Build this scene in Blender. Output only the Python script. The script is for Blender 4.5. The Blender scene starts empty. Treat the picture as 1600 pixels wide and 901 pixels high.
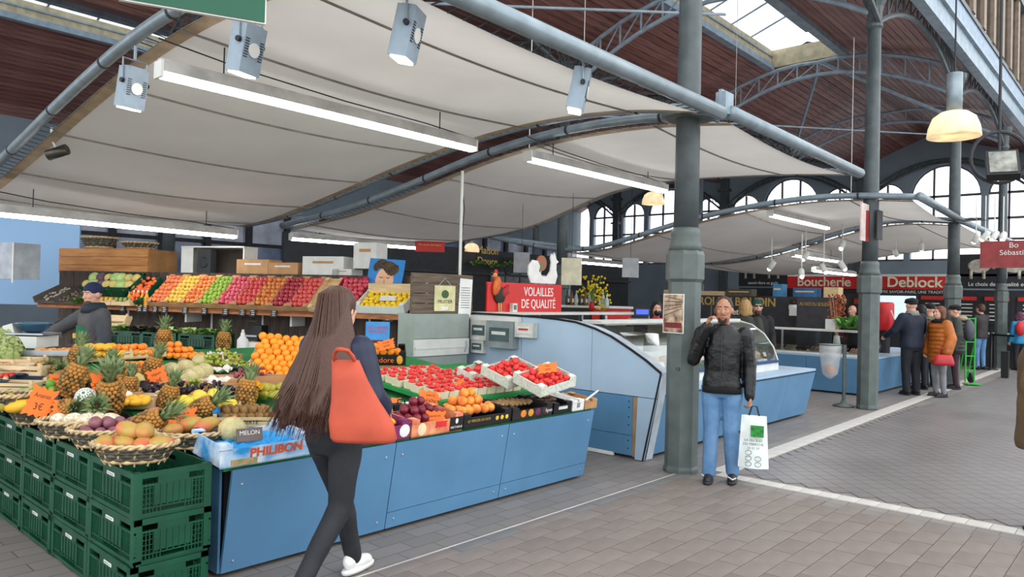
import bpy, bmesh, math, random
from mathutils import Vector, Matrix, Euler, noise
random.seed(7)
R = math.radians
SC = bpy.context.scene
COL = SC.collection
# ---------------------------------------------------------------- camera
F, CX, CY, CAMH = 1150.0, 800.0, 450.5, 1.62
AX = Vector((0.66624619, -0.02495183, -0.74531431))      # world X, Y, Z axes seen in camera space
AY = Vector((-0.74531767, 0.01102635, -0.66661833))
AZ = Vector((0.02485144, 0.99962784, -0.01125077))
ROT = Matrix((AX, AY, AZ))
cam = bpy.data.cameras.new('camera'); cam_o = bpy.data.objects.new('camera', cam); COL.objects.link(cam_o)
cam.sensor_width = 36; cam.sensor_fit = 'HORIZONTAL'; cam.lens = F / 1600 * 36
cam.clip_start = .05; cam.clip_end = 300
cam_o.matrix_world = Matrix.Translation((0, 0, CAMH)) @ ROT.to_4x4()
SC.camera = cam_o
# ---------------------------------------------------------------- world, exposure
w = bpy.data.worlds.new('overcast_sky'); SC.world = w; w.use_nodes = True
bg = w.node_tree.nodes['Background']; bg.inputs[0].default_value = (0.93, 0.97, 1.0, 1); bg.inputs[1].default_value = 1.7
SC.view_settings.view_transform = 'Standard'; SC.view_settings.look = 'None'
SC.view_settings.gamma = 1; SC.view_settings.use_curve_mapping = False
SC.view_settings.exposure = 0.68
SC.cycles.use_denoising = True
SC.cycles.max_bounces = 7; SC.cycles.diffuse_bounces = 4; SC.cycles.glossy_bounces = 3; SC.cycles.transparent_max_bounces = 12
SC.cycles.caustics_reflective = False; SC.cycles.caustics_refractive = False
SC.cycles.sample_clamp_indirect = 4

# ---------------------------------------------------------------- pixel rays (to find real positions on real planes)
def ray(u, v): return ROT @ Vector(((u - CX) / F, -(v - CY) / F, -1))
def onZ(u, v, z=0.):
    r = ray(u, v); return r * ((z - CAMH) / r.z) + Vector((0, 0, CAMH))
def onX(u, v, x):
    r = ray(u, v); return r * (x / r.x) + Vector((0, 0, CAMH))
def onY(u, v, y):
    r = ray(u, v); return r * (y / r.y) + Vector((0, 0, CAMH))
def onD(u, v, d):
    r = ray(u, v); return r * (d / math.hypot(r.x, r.y)) + Vector((0, 0, CAMH))
# display table of the fruit stall: a plane rising to the back
TZ, TS, TY = .64, .11, 3.9
def tabz(y): return TZ + TS * (y - TY)
def onT(u, v, up=0.):
    r = ray(u, v)
    t = (TZ + up - TS * TY - CAMH) / (r.z - TS * r.y)
    return r * t + Vector((0, 0, CAMH))

# ---------------------------------------------------------------- materials
def lin(c):
    if isinstance(c, str):
        c = c.lstrip('#'); c = tuple(int(c[i:i + 2], 16) / 255 for i in (0, 2, 4))
    return tuple((x / 12.92 if x <= .04045 else ((x + .055) / 1.055) ** 2.4) for x in c)
MATS = {}
def mat(name, c, rough=.6, metal=0., var=.12, scale=6., c2=None, bump=0., bscale=80., trans=0., alpha=None, emit=0., stretch=None, kind='noise', spec=.4, coat=0.):
    if name in MATS: return MATS[name]
    m = bpy.data.materials.new(name); m.use_nodes = True; MATS[name] = m
    nt = m.node_tree; N = nt.nodes; L = nt.links
    b = N['Principled BSDF']; c = lin(c)
    b.inputs['Roughness'].default_value = rough; b.inputs['Metallic'].default_value = metal
    b.inputs['Specular IOR Level'].default_value = spec; b.inputs['Coat Weight'].default_value = coat
    tc = N.new('ShaderNodeTexCoord'); mp = N.new('ShaderNodeMapping'); L.new(tc.outputs['Object'], mp.inputs[0])
    if stretch: mp.inputs['Scale'].default_value = stretch
    if kind == 'voronoi':
        nz = N.new('ShaderNodeTexVoronoi'); nz.inputs['Scale'].default_value = scale; fac = nz.outputs['Distance']
    elif kind == 'wave':
        nz = N.new('ShaderNodeTexWave'); nz.inputs['Scale'].default_value = scale; nz.inputs['Distortion'].default_value = 4; fac = nz.outputs['Fac']
    else:
        nz = N.new('ShaderNodeTexNoise'); nz.inputs['Scale'].default_value = scale; nz.inputs['Detail'].default_value = 4; fac = nz.outputs['Fac']
    L.new(mp.outputs[0], nz.inputs['Vector'])
    rp = N.new('ShaderNodeValToRGB'); L.new(fac, rp.inputs[0])
    d = lin(c2) if c2 else tuple(max(0, x * (1 - 2 * var)) for x in c)
    e = c if c2 else tuple(min(1, x * (1 + var)) for x in c)
    rp.color_ramp.elements[0].position = .32; rp.color_ramp.elements[1].position = .68
    rp.color_ramp.elements[0].color = (*d, 1); rp.color_ramp.elements[1].color = (*e, 1)
    L.new(rp.outputs[0], b.inputs['Base Color'])
    if bump:
        n2 = N.new('ShaderNodeTexNoise'); n2.inputs['Scale'].default_value = bscale; L.new(mp.outputs[0], n2.inputs['Vector'])
        bp = N.new('ShaderNodeBump'); bp.inputs['Strength'].default_value = bump; bp.inputs['Distance'].default_value = .02
        L.new(n2.outputs['Fac'], bp.inputs['Height']); L.new(bp.outputs[0], b.inputs['Normal'])
    if emit:
        b.inputs['Emission Color'].default_value = (*c, 1); b.inputs['Emission Strength'].default_value = emit
    if trans or alpha is not None:
        out = N['Material Output']; mx = N.new('ShaderNodeMixShader')
        t = N.new('ShaderNodeBsdfTranslucent' if trans else 'ShaderNodeBsdfTransparent')
        if trans: L.new(rp.outputs[0], t.inputs[0])
        mx.inputs[0].default_value = trans if trans else 1 - alpha
        L.new(b.outputs[0], mx.inputs[1]); L.new(t.outputs[0], mx.inputs[2]); L.new(mx.outputs[0], out.inputs[0])
    return m
def glass(name, tint=(1, 1, 1), a=.12):
    if name in MATS: return MATS[name]
    m = bpy.data.materials.new(name); m.use_nodes = True; MATS[name] = m
    nt = m.node_tree; N = nt.nodes; L = nt.links; N.remove(N['Principled BSDF'])
    g = N.new('ShaderNodeBsdfGlossy'); g.inputs['Roughness'].default_value = .06
    t = N.new('ShaderNodeBsdfTransparent'); t.inputs[0].default_value = (*tint, 1)
    fr = N.new('ShaderNodeFresnel'); fr.inputs[0].default_value = 1.45
    mx = N.new('ShaderNodeMixShader'); ad = N.new('ShaderNodeMath'); ad.operation = 'ADD'; ad.inputs[1].default_value = a * .4
    L.new(fr.outputs[0], ad.inputs[0]); L.new(ad.outputs[0], mx.inputs[0]); L.new(t.outputs[0], mx.inputs[1]); L.new(g.outputs[0], mx.inputs[2])
    L.new(mx.outputs[0], N['Material Output'].inputs[0]); return m

# ---------------------------------------------------------------- mesh builder
class MB:
    def __init__(s): s.v = []; s.f = []; s.m = []; s.mi = 0
    def add(s, vs, fs):
        o = len(s.v); s.v += [tuple(v) for v in vs]; s.f += [tuple(i + o for i in f) for f in fs]; s.m += [s.mi] * len(fs); return s
    def box(s, c, d, rot=None, taper=1.):
        x, y, z = d[0] / 2, d[1] / 2, d[2] / 2
        vs = [Vector((sx * x * (taper if sz > 0 else 1), sy * y * (taper if sz > 0 else 1), sz * z)) for sz in (-1, 1) for sx, sy in ((-1, -1), (1, -1), (1, 1), (-1, 1))]
        if rot is not None:
            q = rot if isinstance(rot, Matrix) else Euler(rot).to_matrix(); vs = [q @ v for v in vs]
        return s.add([v + Vector(c) for v in vs], [(3, 2, 1, 0), (4, 5, 6, 7), (0, 1, 5, 4), (1, 2, 6, 5), (2, 3, 7, 6), (3, 0, 4, 7)])
    def span(s, a, b): return s.box([(p + q) / 2 for p, q in zip(a, b)], [abs(q - p) for p, q in zip(a, b)])
    def bar(s, p, q, wd, ht=None):
        p, q = Vector(p), Vector(q); d = q - p; ht = ht or wd
        rot = d.to_track_quat('X', 'Z').to_matrix(); return s.box((p + q) / 2, (d.length, wd, ht), rot)
    def tube(s, pts, r, n=8, cap=True):
        pts = [Vector(p) for p in pts]; k = len(pts); rs = r if isinstance(r, (list, tuple)) else [r] * k; vs = []
        up = None
        for i, p in enumerate(pts):
            t = (pts[min(i + 1, k - 1)] - pts[max(i - 1, 0)]).normalized()
            if up is None: up = t.orthogonal().normalized()
            up = (up - t * up.dot(t)); up = up.normalized() if up.length > 1e-6 else t.orthogonal().normalized()
            sd = t.cross(up)
            for j in range(n):
                a = 2 * math.pi * j / n; vs.append(p + (up * math.cos(a) + sd * math.sin(a)) * rs[i])
        fs = [(i * n + j, i * n + (j + 1) % n, (i + 1) * n + (j + 1) % n, (i + 1) * n + j) for i in range(k - 1) for j in range(n)]
        if cap: fs += [tuple(range(n - 1, -1, -1)), tuple((k - 1) * n + j for j in range(n))]
        return s.add(vs, fs)
    def lathe(s, prof, n=12, c=(0, 0, 0), sx=1., sy=1., rot=None, ph=0.):
        vs = []; q = Euler(rot).to_matrix() if rot is not None else None
        for r, z in prof:
            for j in range(n):
                a = 2 * math.pi * (j + ph) / n; p = Vector((r * math.cos(a) * sx, r * math.sin(a) * sy, z))
                vs.append((q @ p if q else p) + Vector(c))
        k = len(prof)
        fs = [(i * n + j, i * n + (j + 1) % n, (i + 1) * n + (j + 1) % n, (i + 1) * n + j) for i in range(k - 1) for j in range(n)]
        fs += [tuple(range(n - 1, -1, -1)), tuple((k - 1) * n + j for j in range(n))]
        return s.add(vs, fs)
    def ell(s, c, r, n=10, m=7, rot=None):
        r = r if isinstance(r, (tuple, list)) else (r, r, r); q = Euler(rot).to_matrix() if rot is not None else None
        vs = [Vector((0, 0, -r[2]))] + [Vector((r[0] * math.sin(math.pi * i / m) * math.cos(2 * math.pi * j / n), r[1] * math.sin(math.pi * i / m) * math.sin(2 * math.pi * j / n), -r[2] * math.cos(math.pi * i / m))) for i in range(1, m) for j in range(n)] + [Vector((0, 0, r[2]))]
        vs = [(q @ v if q else v) + Vector(c) for v in vs]; e = len(vs) - 1
        fs = [(0, 1 + (j + 1) % n, 1 + j) for j in range(n)] + [(e, e - n + j, e - n + (j + 1) % n) for j in range(n)]
        fs += [(1 + i * n + j, 1 + i * n + (j + 1) % n, 1 + (i + 1) * n + (j + 1) % n, 1 + (i + 1) * n + j) for i in range(m - 2) for j in range(n)]
        return s.add(vs, fs)
    def caps(s, p, q, r0, r1, n=12):           # tapered capsule
        p, q = Vector(p), Vector(q); d = (q - p); t = d.normalized() if d.length > 1e-6 else Vector((0, 0, 1))
        pts = [p + t * (-r0 * math.cos(a)) for a in (.25, .7, 1.15)] + [p, q] + [q + t * (r1 * math.cos(a)) for a in (1.15, .7, .25)]
        rs = [r0 * math.sin(a) for a in (.25, .7, 1.15)] + [r0, r1] + [r1 * math.sin(a) for a in (1.15, .7, .25)]
        return s.tube(pts, rs, n)
    def loft(s, rings, n=16):                  # rings: (cx, cy, z, rx, ry)
        vs = [(cx + rx * math.copysign(abs(math.cos(a)) ** .85, math.cos(a)), cy + ry * math.copysign(abs(math.sin(a)) ** .85, math.sin(a)), z) for cx, cy, z, rx, ry in rings for a in [2 * math.pi * j / n for j in range(n)]]
        k = len(rings)
        fs = [(i * n + j, i * n + (j + 1) % n, (i + 1) * n + (j + 1) % n, (i + 1) * n + j) for i in range(k - 1) for j in range(n)]
        fs += [tuple(range(n - 1, -1, -1)), tuple((k - 1) * n + j for j in range(n))]
        return s.add(vs, fs)
    def prism(s, poly, o, ux, uy, th):         # polygon in plane (o, ux, uy), thickness along ux x uy
        ux, uy, o = Vector(ux), Vector(uy), Vector(o); nn = ux.cross(uy).normalized() * th; n = len(poly)
        vs = [o + ux * a + uy * b for a, b in poly] + [o + ux * a + uy * b + nn for a, b in poly]
        return s.add(vs, [tuple(range(n - 1, -1, -1)), tuple(range(n, 2 * n))] + [(i, (i + 1) % n, n + (i + 1) % n, n + i) for i in range(n)])
    def sheet(s, fn, nu, nv):                  # open grid surface
        return s.add([fn(i / nu, j / nv) for i in range(nu + 1) for j in range(nv + 1)], [(i * (nv + 1) + j, (i + 1) * (nv + 1) + j, (i + 1) * (nv + 1) + j + 1, i * (nv + 1) + j + 1) for i in range(nu) for j in range(nv)])
    def mesh(s, name, mats, smooth=False):
        me = bpy.data.meshes.new(name); me.from_pydata(s.v, [], s.f)
        for m in (mats if isinstance(mats, (list, tuple)) else [mats]): me.materials.append(m)
        if any(s.m): me.polygons.foreach_set('material_index', s.m)
        if smooth: me.polygons.foreach_set('use_smooth', [True] * len(me.polygons))
        me.update(); return me
    def build(s, name, mats, parent=None, smooth=False, loc=None):
        return link(name, s.mesh(name, mats, smooth), parent, loc)
def link(name, me, parent=None, loc=None, rot=None):
    o = bpy.data.objects.new(name, me); COL.objects.link(o)
    if parent: o.parent = parent
    if loc is not None: o.location = loc
    if rot is not None: o.rotation_euler = rot
    return o
def tag(o, label=None, cat=None, group=None, kind=None):
    if label: o['label'] = label
    if cat: o['category'] = cat
    if group: o['group'] = group
    if kind: o['kind'] = kind
    return o
def thing(name, label, cat, loc=(0, 0, 0), rz=0., group=None, kind=None):
    o = bpy.data.objects.new(name, None); COL.objects.link(o); o.empty_display_size = .1
    o.location = loc; o.rotation_euler = (0, 0, rz); return tag(o, label, cat, group, kind)
def dup(root, loc=None, rot=None, label=None, group=None, scale=None):
    r = root.copy(); COL.objects.link(r)
    if loc is not None: r.location = loc
    if rot is not None: r.rotation_euler = rot
    if scale is not None: r.scale = scale
    tag(r, label, None, group)
    for ch in root.children:
        c = ch.copy(); COL.objects.link(c); c.parent = r
        for g in ch.children:
            d = g.copy(); COL.objects.link(d); d.parent = c
    return r
def text(name, body, size, m, parent, loc, rot, ext=.002, align='CENTER', bold=0., sx=1.):
    cu = bpy.data.curves.new(name, 'FONT'); cu.body = body; cu.size = size; cu.extrude = ext; cu.align_x = align; cu.align_y = 'CENTER'; cu.offset = bold
    o = bpy.data.objects.new(name, cu); COL.objects.link(o)
    me = bpy.data.meshes.new_from_object(o.evaluated_get(bpy.context.evaluated_depsgraph_get())); me.name = name
    bpy.data.objects.remove(o); me.materials.clear(); me.materials.append(m)
    o = link(name, me, parent, loc, rot); o.scale = (sx, 1, 1); return o
def plate(name, outer, holes, th, m, parent=None, mw=None):      # flat plate with holes, drawn in its local XY
    cu = bpy.data.curves.new(name, 'CURVE'); cu.dimensions = '2D'; cu.fill_mode = 'BOTH'; cu.extrude = th / 2
    for poly in [outer] + list(holes):
        sp = cu.splines.new('POLY'); sp.points.add(len(poly) - 1); sp.use_cyclic_u = True
        for p, q in zip(sp.points, poly): p.co = (q[0], q[1], 0, 1)
    o = bpy.data.objects.new(name, cu); COL.objects.link(o)
    me = bpy.data.meshes.new_from_object(o.evaluated_get(bpy.context.evaluated_depsgraph_get())); me.name = name
    bpy.data.objects.remove(o); me.materials.clear(); me.materials.append(m)
    o = link(name, me, parent)
    if mw is not None: o.matrix_local = mw
    return o
def frame3(o, ux, uy):
    ux, uy = Vector(ux).normalized(), Vector(uy).normalized(); n = ux.cross(uy)
    return Matrix((( ux.x, uy.x, n.x, o[0]), (ux.y, uy.y, n.y, o[1]), (ux.z, uy.z, n.z, o[2]), (0, 0, 0, 1)))
FACE_NX = (R(90), 0, R(-90))     # text that reads from -X side
FACE_NY = (R(90), 0, 0)          # text that reads from -Y side

ORD = 'first second third fourth fifth sixth seventh eighth ninth tenth eleventh twelfth thirteenth fourteenth fifteenth sixteenth'.split()
# palette
grey_iron = mat('grey_iron_paint', '#59625f', .45, var=.1, bump=.05, bscale=30)
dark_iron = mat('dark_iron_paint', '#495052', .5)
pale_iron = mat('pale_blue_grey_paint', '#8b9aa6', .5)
galv = mat('galvanised_pipe', '#87949b', .38, .3, var=.1)
white_paint = mat('white_paint', '#e6e6e2', .5, var=.05)
off_white = mat('off_white_plastic', '#d8d8d2', .5, var=.05)
black = mat('black_plastic', '#151517', .5)
dark_grey = mat('dark_grey', '#2c2d30', .6)
steel = mat('brushed_steel', '#a9aeb2', .35, .7, var=.06)
blue_lam = mat('blue_laminate', '#5784a8', .38, var=.06, scale=2)
lightblue_lam = mat('light_blue_laminate', '#a3bace', .4, var=.04, scale=2)
green_plastic = mat('green_crate_plastic', '#0b4a32', .42, var=.15)
felt = mat('green_felt', '#2f8a4a', .95, bump=.4, bscale=300)
card_brown = mat('brown_cardboard', '#b98e62', .85, var=.08)
wood_pale = mat('pale_box_wood', '#d9bd92', .7, scale=5, stretch=(1, 8, 8), var=.1)
wood_shelf = mat('orange_shelf_wood', '#a9683a', .55, scale=4, stretch=(2, 10, 10), var=.18)
wood_dark = mat('dark_brown_boards', '#4d4039', .7, scale=5, stretch=(6, 6, .8), var=.2)
red_sign = mat('red_sign_paint', '#c8201c', .4, var=.06)
lamp_white = mat('tube_diffuser', '#ffffff', .4, emit=12.)
ink = mat('black_ink', '#1c1410', .7)
orange_card = mat('orange_price_card', '#f4762f', .8, var=.05)
skin = mat('skin', '#b98468', .55, var=.06, scale=14)
skin_pale = mat('pale_skin', '#d6a48c', .55, var=.06, scale=14)
# ================================================================ FLOOR
tile_a = mat('floor_tile_brown', '#7e736c', .5, var=.1, scale=3, bump=.15, bscale=120)
tile_b = mat('floor_tile_grey', '#74706e', .45, var=.1, scale=3, bump=.15, bscale=120)
tile_c = mat('floor_tile_dark', '#786d66', .5, var=.1, scale=3, bump=.1, bscale=120)
tile_w = mat('floor_tile_white', '#c4bfb8', .5, var=.08, scale=3)
tile_d = mat('floor_tile_diamond', '#777271', .38, var=.1, scale=1.2)
def floor_material():
    m = mat('floor_grout_and_far_tiles', '#6f6a67', .55, var=.1, scale=2)
    nt = m.node_tree; N = nt.nodes; L = nt.links; b = N['Principled BSDF']
    br = N.new('ShaderNodeTexBrick'); tc = N.new('ShaderNodeTexCoord'); L.new(tc.outputs['Object'], br.inputs['Vector'])
    br.inputs['Scale'].default_value = 1; br.inputs['Brick Width'].default_value = .3; br.inputs['Row Height'].default_value = .15; br.inputs['Mortar Size'].default_value = .004
    br.inputs['Color1'].default_value = (*lin('#847d79'), 1); br.inputs['Color2'].default_value = (*lin('#79726e'), 1); br.inputs['Mortar'].default_value = (*lin('#5b5552'), 1)
    L.new(br.outputs['Color'], b.inputs['Base Color']); return m
floor = MB().box((14, 10, -.107), (50, 44, .2)).build('floor', floor_material()); tag(floor, 'grey brown tiled market hall floor', 'floor', kind='structure')
def in_view(x, y, z=0.):
    c = ROT.transposed() @ (Vector((x, y, z)) - Vector((0, 0, CAMH)))
    if c.z > -.3: return None
    u, v = CX + F * c.x / -c.z, CY - F * c.y / -c.z
    return (u, v) if -60 < u < 1660 and -60 < v < 960 else None
def box_mesh(name, d, m):
    me = MB().box((0, 0, 0), d).mesh(name, m); return me
near, rest = [], []
for j in range(-40, 32):
    for i in range(-4, 26):
        x = i * .3 + (.15 if j % 2 else 0); y = -1.32 + j * .152
        if x + .15 > 6.43 or y + .076 > 3.62 or not in_view(x, y): continue
        near.append((math.hypot(x, y), x, y))
near.sort()
tms = [box_mesh('tile', (.296, .148, .02), m) for m in (tile_a, tile_a, tile_c)]
tmg = box_mesh('tile', (.296, .148, .02), tile_b)
tstuff = MB()
for k, (d, x, y) in enumerate(near):
    if k < 300:
        o = link('tile', tmg if y > 3.25 and random.random() < .8 else tms[random.randrange(3)], floor, (x, y, -.01 + random.uniform(0, .0015)))
    else: tstuff.box((x, y, -.01), (.296, .148, .02))
tag(tstuff.build('tile_field', tile_b, floor), kind='stuff')
# thin white line and white band (L shape)
for j in range(30):
    y = 3.1 - j * .156
    link('white_tile', box_mesh('white_tile', (.165, .152, .02), tile_w) if j == 0 else bpy.data.meshes['white_tile'], floor, (6.52, y - .02, -.009))
wt = box_mesh('white_band_tile', (.3, .19, .02), tile_w)
for i in range(60): link('white_tile', wt, floor, (6.76 + i * .304, 3.19 + .004 * i, -.009))
MB().box((4.0, 3.44, .0008), (5.0, .016, .0016)).build('white_line', tile_w, floor)
# diamond field
dia = MB(); s2 = .15 / math.sqrt(2)
q45 = Matrix.Rotation(R(45), 3, 'Z')
for a in range(-40, 140):
    for b in range(-60, 80):
        x, y = 6.75 + (a + b) * s2, 3.0 + (b - a) * s2
        if 6.68 < x < 13.5 and -6 < y < 3.02 and in_view(x, y): dia.box((x, y, -.01), (.145, .145, .02), q45)
tag(dia.build('tile_diamond', tile_d, floor), kind='stuff')
MB().box((19, -.8, -.006), (11.1, 7.6, .008)).build('tile_far', mat('floor_far', '#777271', .4, var=.08, scale=4), floor)

# ================================================================ COLUMNS
def column(x, y, label, grp='cast iron columns along the aisle', cap=True):
    t = thing('iron_column', label, 'column', (x, y, 0), 0, grp, 'structure')
    MB().lathe([(.165, 0), (.165, .03), (.155, .06), (.155, 1.8)], 8, ph=.5).build('pedestal', grey_iron, t)
    MB().lathe([(.155, 1.8), (.182, 1.83), (.182, 2.06), (.165, 2.1)], 8, ph=.5).build('collar_block', grey_iron, t)
    MB().lathe([(.16, 2.1), (.15, 2.16), (.135, 2.22), (.14, 2.25), (.14, 2.28), (.122, 2.32)], 20).build('collar_ring', grey_iron, t, True)
    MB().lathe([(.118, 2.3), (.116, 3), (.1, 6.1)], 20).build('shaft', dark_iron, t, True)
    MB().lathe([(.1, 6.0), (.13, 6.03), (.13, 6.07), (.11, 6.12), (.12, 6.35), (.17, 6.45), (.19, 6.5), (.19, 6.6)], 12).build('capital', dark_iron, t)
    return t
c1 = column(6.36, 3.47, 'tall grey iron column with a photograph taped on, beside the man phoning')
text('stencil_number', '12', .05, ink, c1, (-.152, -.03, .98), (R(90), 0, R(-90)), .0005)
MB().lathe([(.2, 3.36), (.26, 3.37), (.26, 3.42), (.2, 3.43)], 24).build('bracket_ring', grey_iron, c1)
MB().box((.02, -.36, 3.46), (.16, .1, .2)).box((.02, -.36, 3.46), (.19, .03, .24)).build('clamp_plate', pale_iron, c1)
column(12.45, 3.55, 'grey iron column with red and white sign panels, beside the hanging litter bag')
column(17.95, 3.45, 'grey iron column behind the woman in the orange coat')
column(24.0, 3.45, 'grey iron column farthest along the aisle beside the man in dark jacket')
for x, y, l in ((12.3, 9.6, 'rear iron column seen over the poultry stall'), (18.1, 9.5, 'rear iron column behind the black boudin counter'), (18.1, 15.2, 'far rear iron column before the arched windows'), (6.4, 15.0, 'rear iron column beyond the shelf of apples')):
    column(x, y, l, 'rear iron columns')
# photograph on column 1
p = thing('photo_print', 'colour photograph of a market hall taped on the iron column', 'poster', (6.36, 3.47, 0), R(-8))
pm_ = mat('photo_print_colours', '#c9b79c', .5, c2='#6a3b2c', scale=14, var=.3)
MB().box((-.163, -.0, 1.5), (.004, .24, .37)).build('paper', white_paint, p)
MB().box((-.166, 0, 1.5), (.003, .225, .355)).build('picture', pm_, p)
for k in range(5): MB().bar((-.1685, -.1, 1.63 - .02 * k), (-.1685, .1, 1.66 - .045 * k), .003, .006).build('beam_print', mat('photo_dark', '#5a4034', .6), p)
MB().box((-.168, 0, 1.39), (.002, .2, .05)).build('stall_print', mat('photo_red', '#7a2320', .6), p)

# ================================================================ ROOF
roof_wood = [mat('roof_board_%d' % i, c, .55, scale=3, stretch=(.6, 6, 6), var=.22) for i, c in enumerate(('#8c605a', '#7d524c', '#966c64'))]
ceil = thing('ceiling', 'reddish brown boarded roof underside over the market stalls', 'ceiling', (0, 0, 0), kind='structure')
def boards(x0, x1, y0, z0, y1, z1, wd=.17):
    L = math.hypot(y1 - y0, z1 - z0); n = max(1, round(L / wd)); ang = math.atan2(z1 - z0, y1 - y0); me = None
    ms = [box_mesh('plank', (x1 - x0, L / n - .014, .03), m) for m in roof_wood]
    for i in range(n):
        f = (i + .5) / n
        o = link('plank', ms[random.randrange(3)], ceil, ((x0 + x1) / 2, y0 + (y1 - y0) * f, z0 + (z1 - z0) * f + random.uniform(-.004, .004)), (ang, 0, 0))
    MB().box(((x0 + x1) / 2, (y0 + y1) / 2, (z0 + z1) / 2 + .04), (x1 - x0, L, .03), (ang, 0, 0)).build('roof_deck', dark_grey, ceil)
ZE, ZL = 7.0, 7.72
milky = mat('milky_roof_glass', '#f4f8fb', .3, var=.02, trans=.75)
for ya, yb in ((3.45, 9.35), (9.35, 15.25), (15.25, 21.15)):
    m = (ya + yb) / 2 + .37
    boards(-6, 31, ya, ZE, m - .9, ZL); boards(-6, 31, m + .9, ZL, yb, ZE)
    boards(18.3, 31, m - .9, ZL, m, ZL + .35); boards(18.3, 31, m, ZL + .35, m + .9, ZL)
    boards(-6, -1, m - .9, ZL, m + .9, ZL)
    # lantern
    ln = thing('roof_lantern_%d' % round(m), 'glazed roof lantern letting daylight in above the %s' % {7: 'front stalls', 13: 'middle stalls', 19: 'rear stalls'}[round(m)], 'skylight', (0, 0, 0), kind='structure')
    for y in (m - .9, m + .9):
        MB().span((-1, y - .03, ZL - .1), (18.3, y + .03, ZL + .34)).build('upstand', mat('cream_upstand', '#b9ab8d', .6), ln)
        MB().span((-1, y - .09, ZL - .16), (18.3, y + .09, ZL - .02)).build('gutter_beam', pale_iron, ln)
        MB().span((-1, y - .06, ZL + .16), (18.3, y + .06, ZL + .2)).build('rail', pale_iron, ln)
    for x in (-1, 18.3): MB().span((x - .03, m - .9, ZL - .1), (x + .03, m + .9, ZL + .34)).build('end_panel', mat('cream_upstand', '#b9ab8d', .6), ln)
    MB().bar((-1, m, ZL + .67), (18.3, m, ZL + .67), .08).build('ridge_bar', pale_iron, ln)
    gm = MB().box((0, 0, 0), (1.0, .98, .01)).mesh('pane', milky)
    a = math.atan2(.33, .9)
    for i in range(18):
        for sg in (-1, 1):
            link('pane', gm, ln, (-.45 + i * 1.06, m + sg * .46, ZL + .51), (-sg * a, 0, 0))
        MB().bar((-.98 + i * 1.06, m - .92, ZL + .35), (-.98 + i * 1.06, m, ZL + .68), .04, .05).bar((-.98 + i * 1.06, m + .92, ZL + .35), (-.98 + i * 1.06, m, ZL + .68), .04, .05).build('glazing_bar', pale_iron, ln)
boards(-6, 31, 21.15, ZE, 23, 6.1)
# lattice trusses
def truss(p0, p1, rise, depth, label, n=12, m=pale_iron):
    t = thing('roof_truss', label, 'truss', (0, 0, 0), kind='structure', group='iron roof trusses')
    p0, p1 = Vector(p0), Vector(p1)
    lo = [p0.lerp(p1, i / n) + Vector((0, 0, rise * (1 - (2 * i / n - 1) ** 2))) for i in range(n + 1)]
    hi = [q + Vector((0, 0, depth * (1 + .9 * abs(2 * i / n - 1)))) for i, q in enumerate(lo)]
    for nm, ch in (('lower_chord', lo), ('upper_chord', hi)):
        MB().tube(ch, .045, 6).build(nm, m, t)
    b = MB()
    for i in range(n):
        b.bar(lo[i], hi[i], .03); b.bar(lo[i], hi[i + 1], .022) if i < n / 2 else b.bar(hi[i], lo[i + 1], .022)
    tag(b.build('web_bars', m, t), kind='stuff')
    return t
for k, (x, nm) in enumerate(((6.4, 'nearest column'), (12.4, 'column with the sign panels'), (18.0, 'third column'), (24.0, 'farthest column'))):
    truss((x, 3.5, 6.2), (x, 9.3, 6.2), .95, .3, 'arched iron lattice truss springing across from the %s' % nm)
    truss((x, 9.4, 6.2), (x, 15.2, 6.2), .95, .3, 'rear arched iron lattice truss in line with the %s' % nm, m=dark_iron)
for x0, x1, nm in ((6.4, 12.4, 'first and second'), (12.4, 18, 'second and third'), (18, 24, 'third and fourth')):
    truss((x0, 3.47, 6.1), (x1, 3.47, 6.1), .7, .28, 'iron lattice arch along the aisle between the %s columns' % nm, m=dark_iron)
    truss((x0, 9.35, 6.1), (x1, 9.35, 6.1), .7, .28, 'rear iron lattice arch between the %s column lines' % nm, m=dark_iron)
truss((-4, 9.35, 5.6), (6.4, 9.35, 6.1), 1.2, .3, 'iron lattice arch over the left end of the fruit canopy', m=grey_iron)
truss((2.2, 15.2, 4.2), (2.2, 9.4, 6.8), .5, .3, 'sloping iron lattice rib above the left canopy pipe', m=grey_iron)
for i, (a, b) in enumerate((((18.2, 6.4, 7.5), (24, 3.6, 6.4)), ((18.2, 6.4, 7.5), (24, 9.3, 6.4)), ((6.4, 9.4, 6.3), (12.4, 4.0, 7.6)), ((2, 11, 5.2), (9, 4.4, 5.4)), ((10.5, 9.0, 5.1), (22.5, 4.2, 6.2)))):
    o = MB().tube([a, b], .05 if i < 2 else .018, 6).build('tie_rod', pale_iron)
    tag(o, ['hip rafter descending toward the far front column', 'hip rafter descending toward the rear columns', 'thin tie rod crossing high over the poultry stall', 'thin tie rod above the fruit stall canopy', 'long thin tie rod under the end of the roof lantern'][i], 'tie rod', kind='structure')
# hanger wires from the tie rods
for i, (x, y, z0, z1) in enumerate(((7.2, 6.2, 3.5, 7.6), (8.6, 6.4, 4.6, 7.7), (13.6, 6.4, 5.4, 8.2), (12.6, 3.9, 3.4, 6.0), (3.6, 8.4, 5.3, 7.6))):
    tag(MB().tube([(x, y, z0), (x, y, z1)], .006, 5).build('hanger_wire', off_white), 'thin hanger wire number %s from the front' % ('one', 'two', 'three', 'four', 'five')[i] if 0 else ['thin vertical wire above the poultry canopy near the first column', 'thin vertical wire under the glazed lantern', 'thin vertical wire near the end of the lantern', 'thin vertical wire close beside the second column', 'thin vertical wire over the fruit canopy'][i], 'wire', kind='structure')
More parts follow.
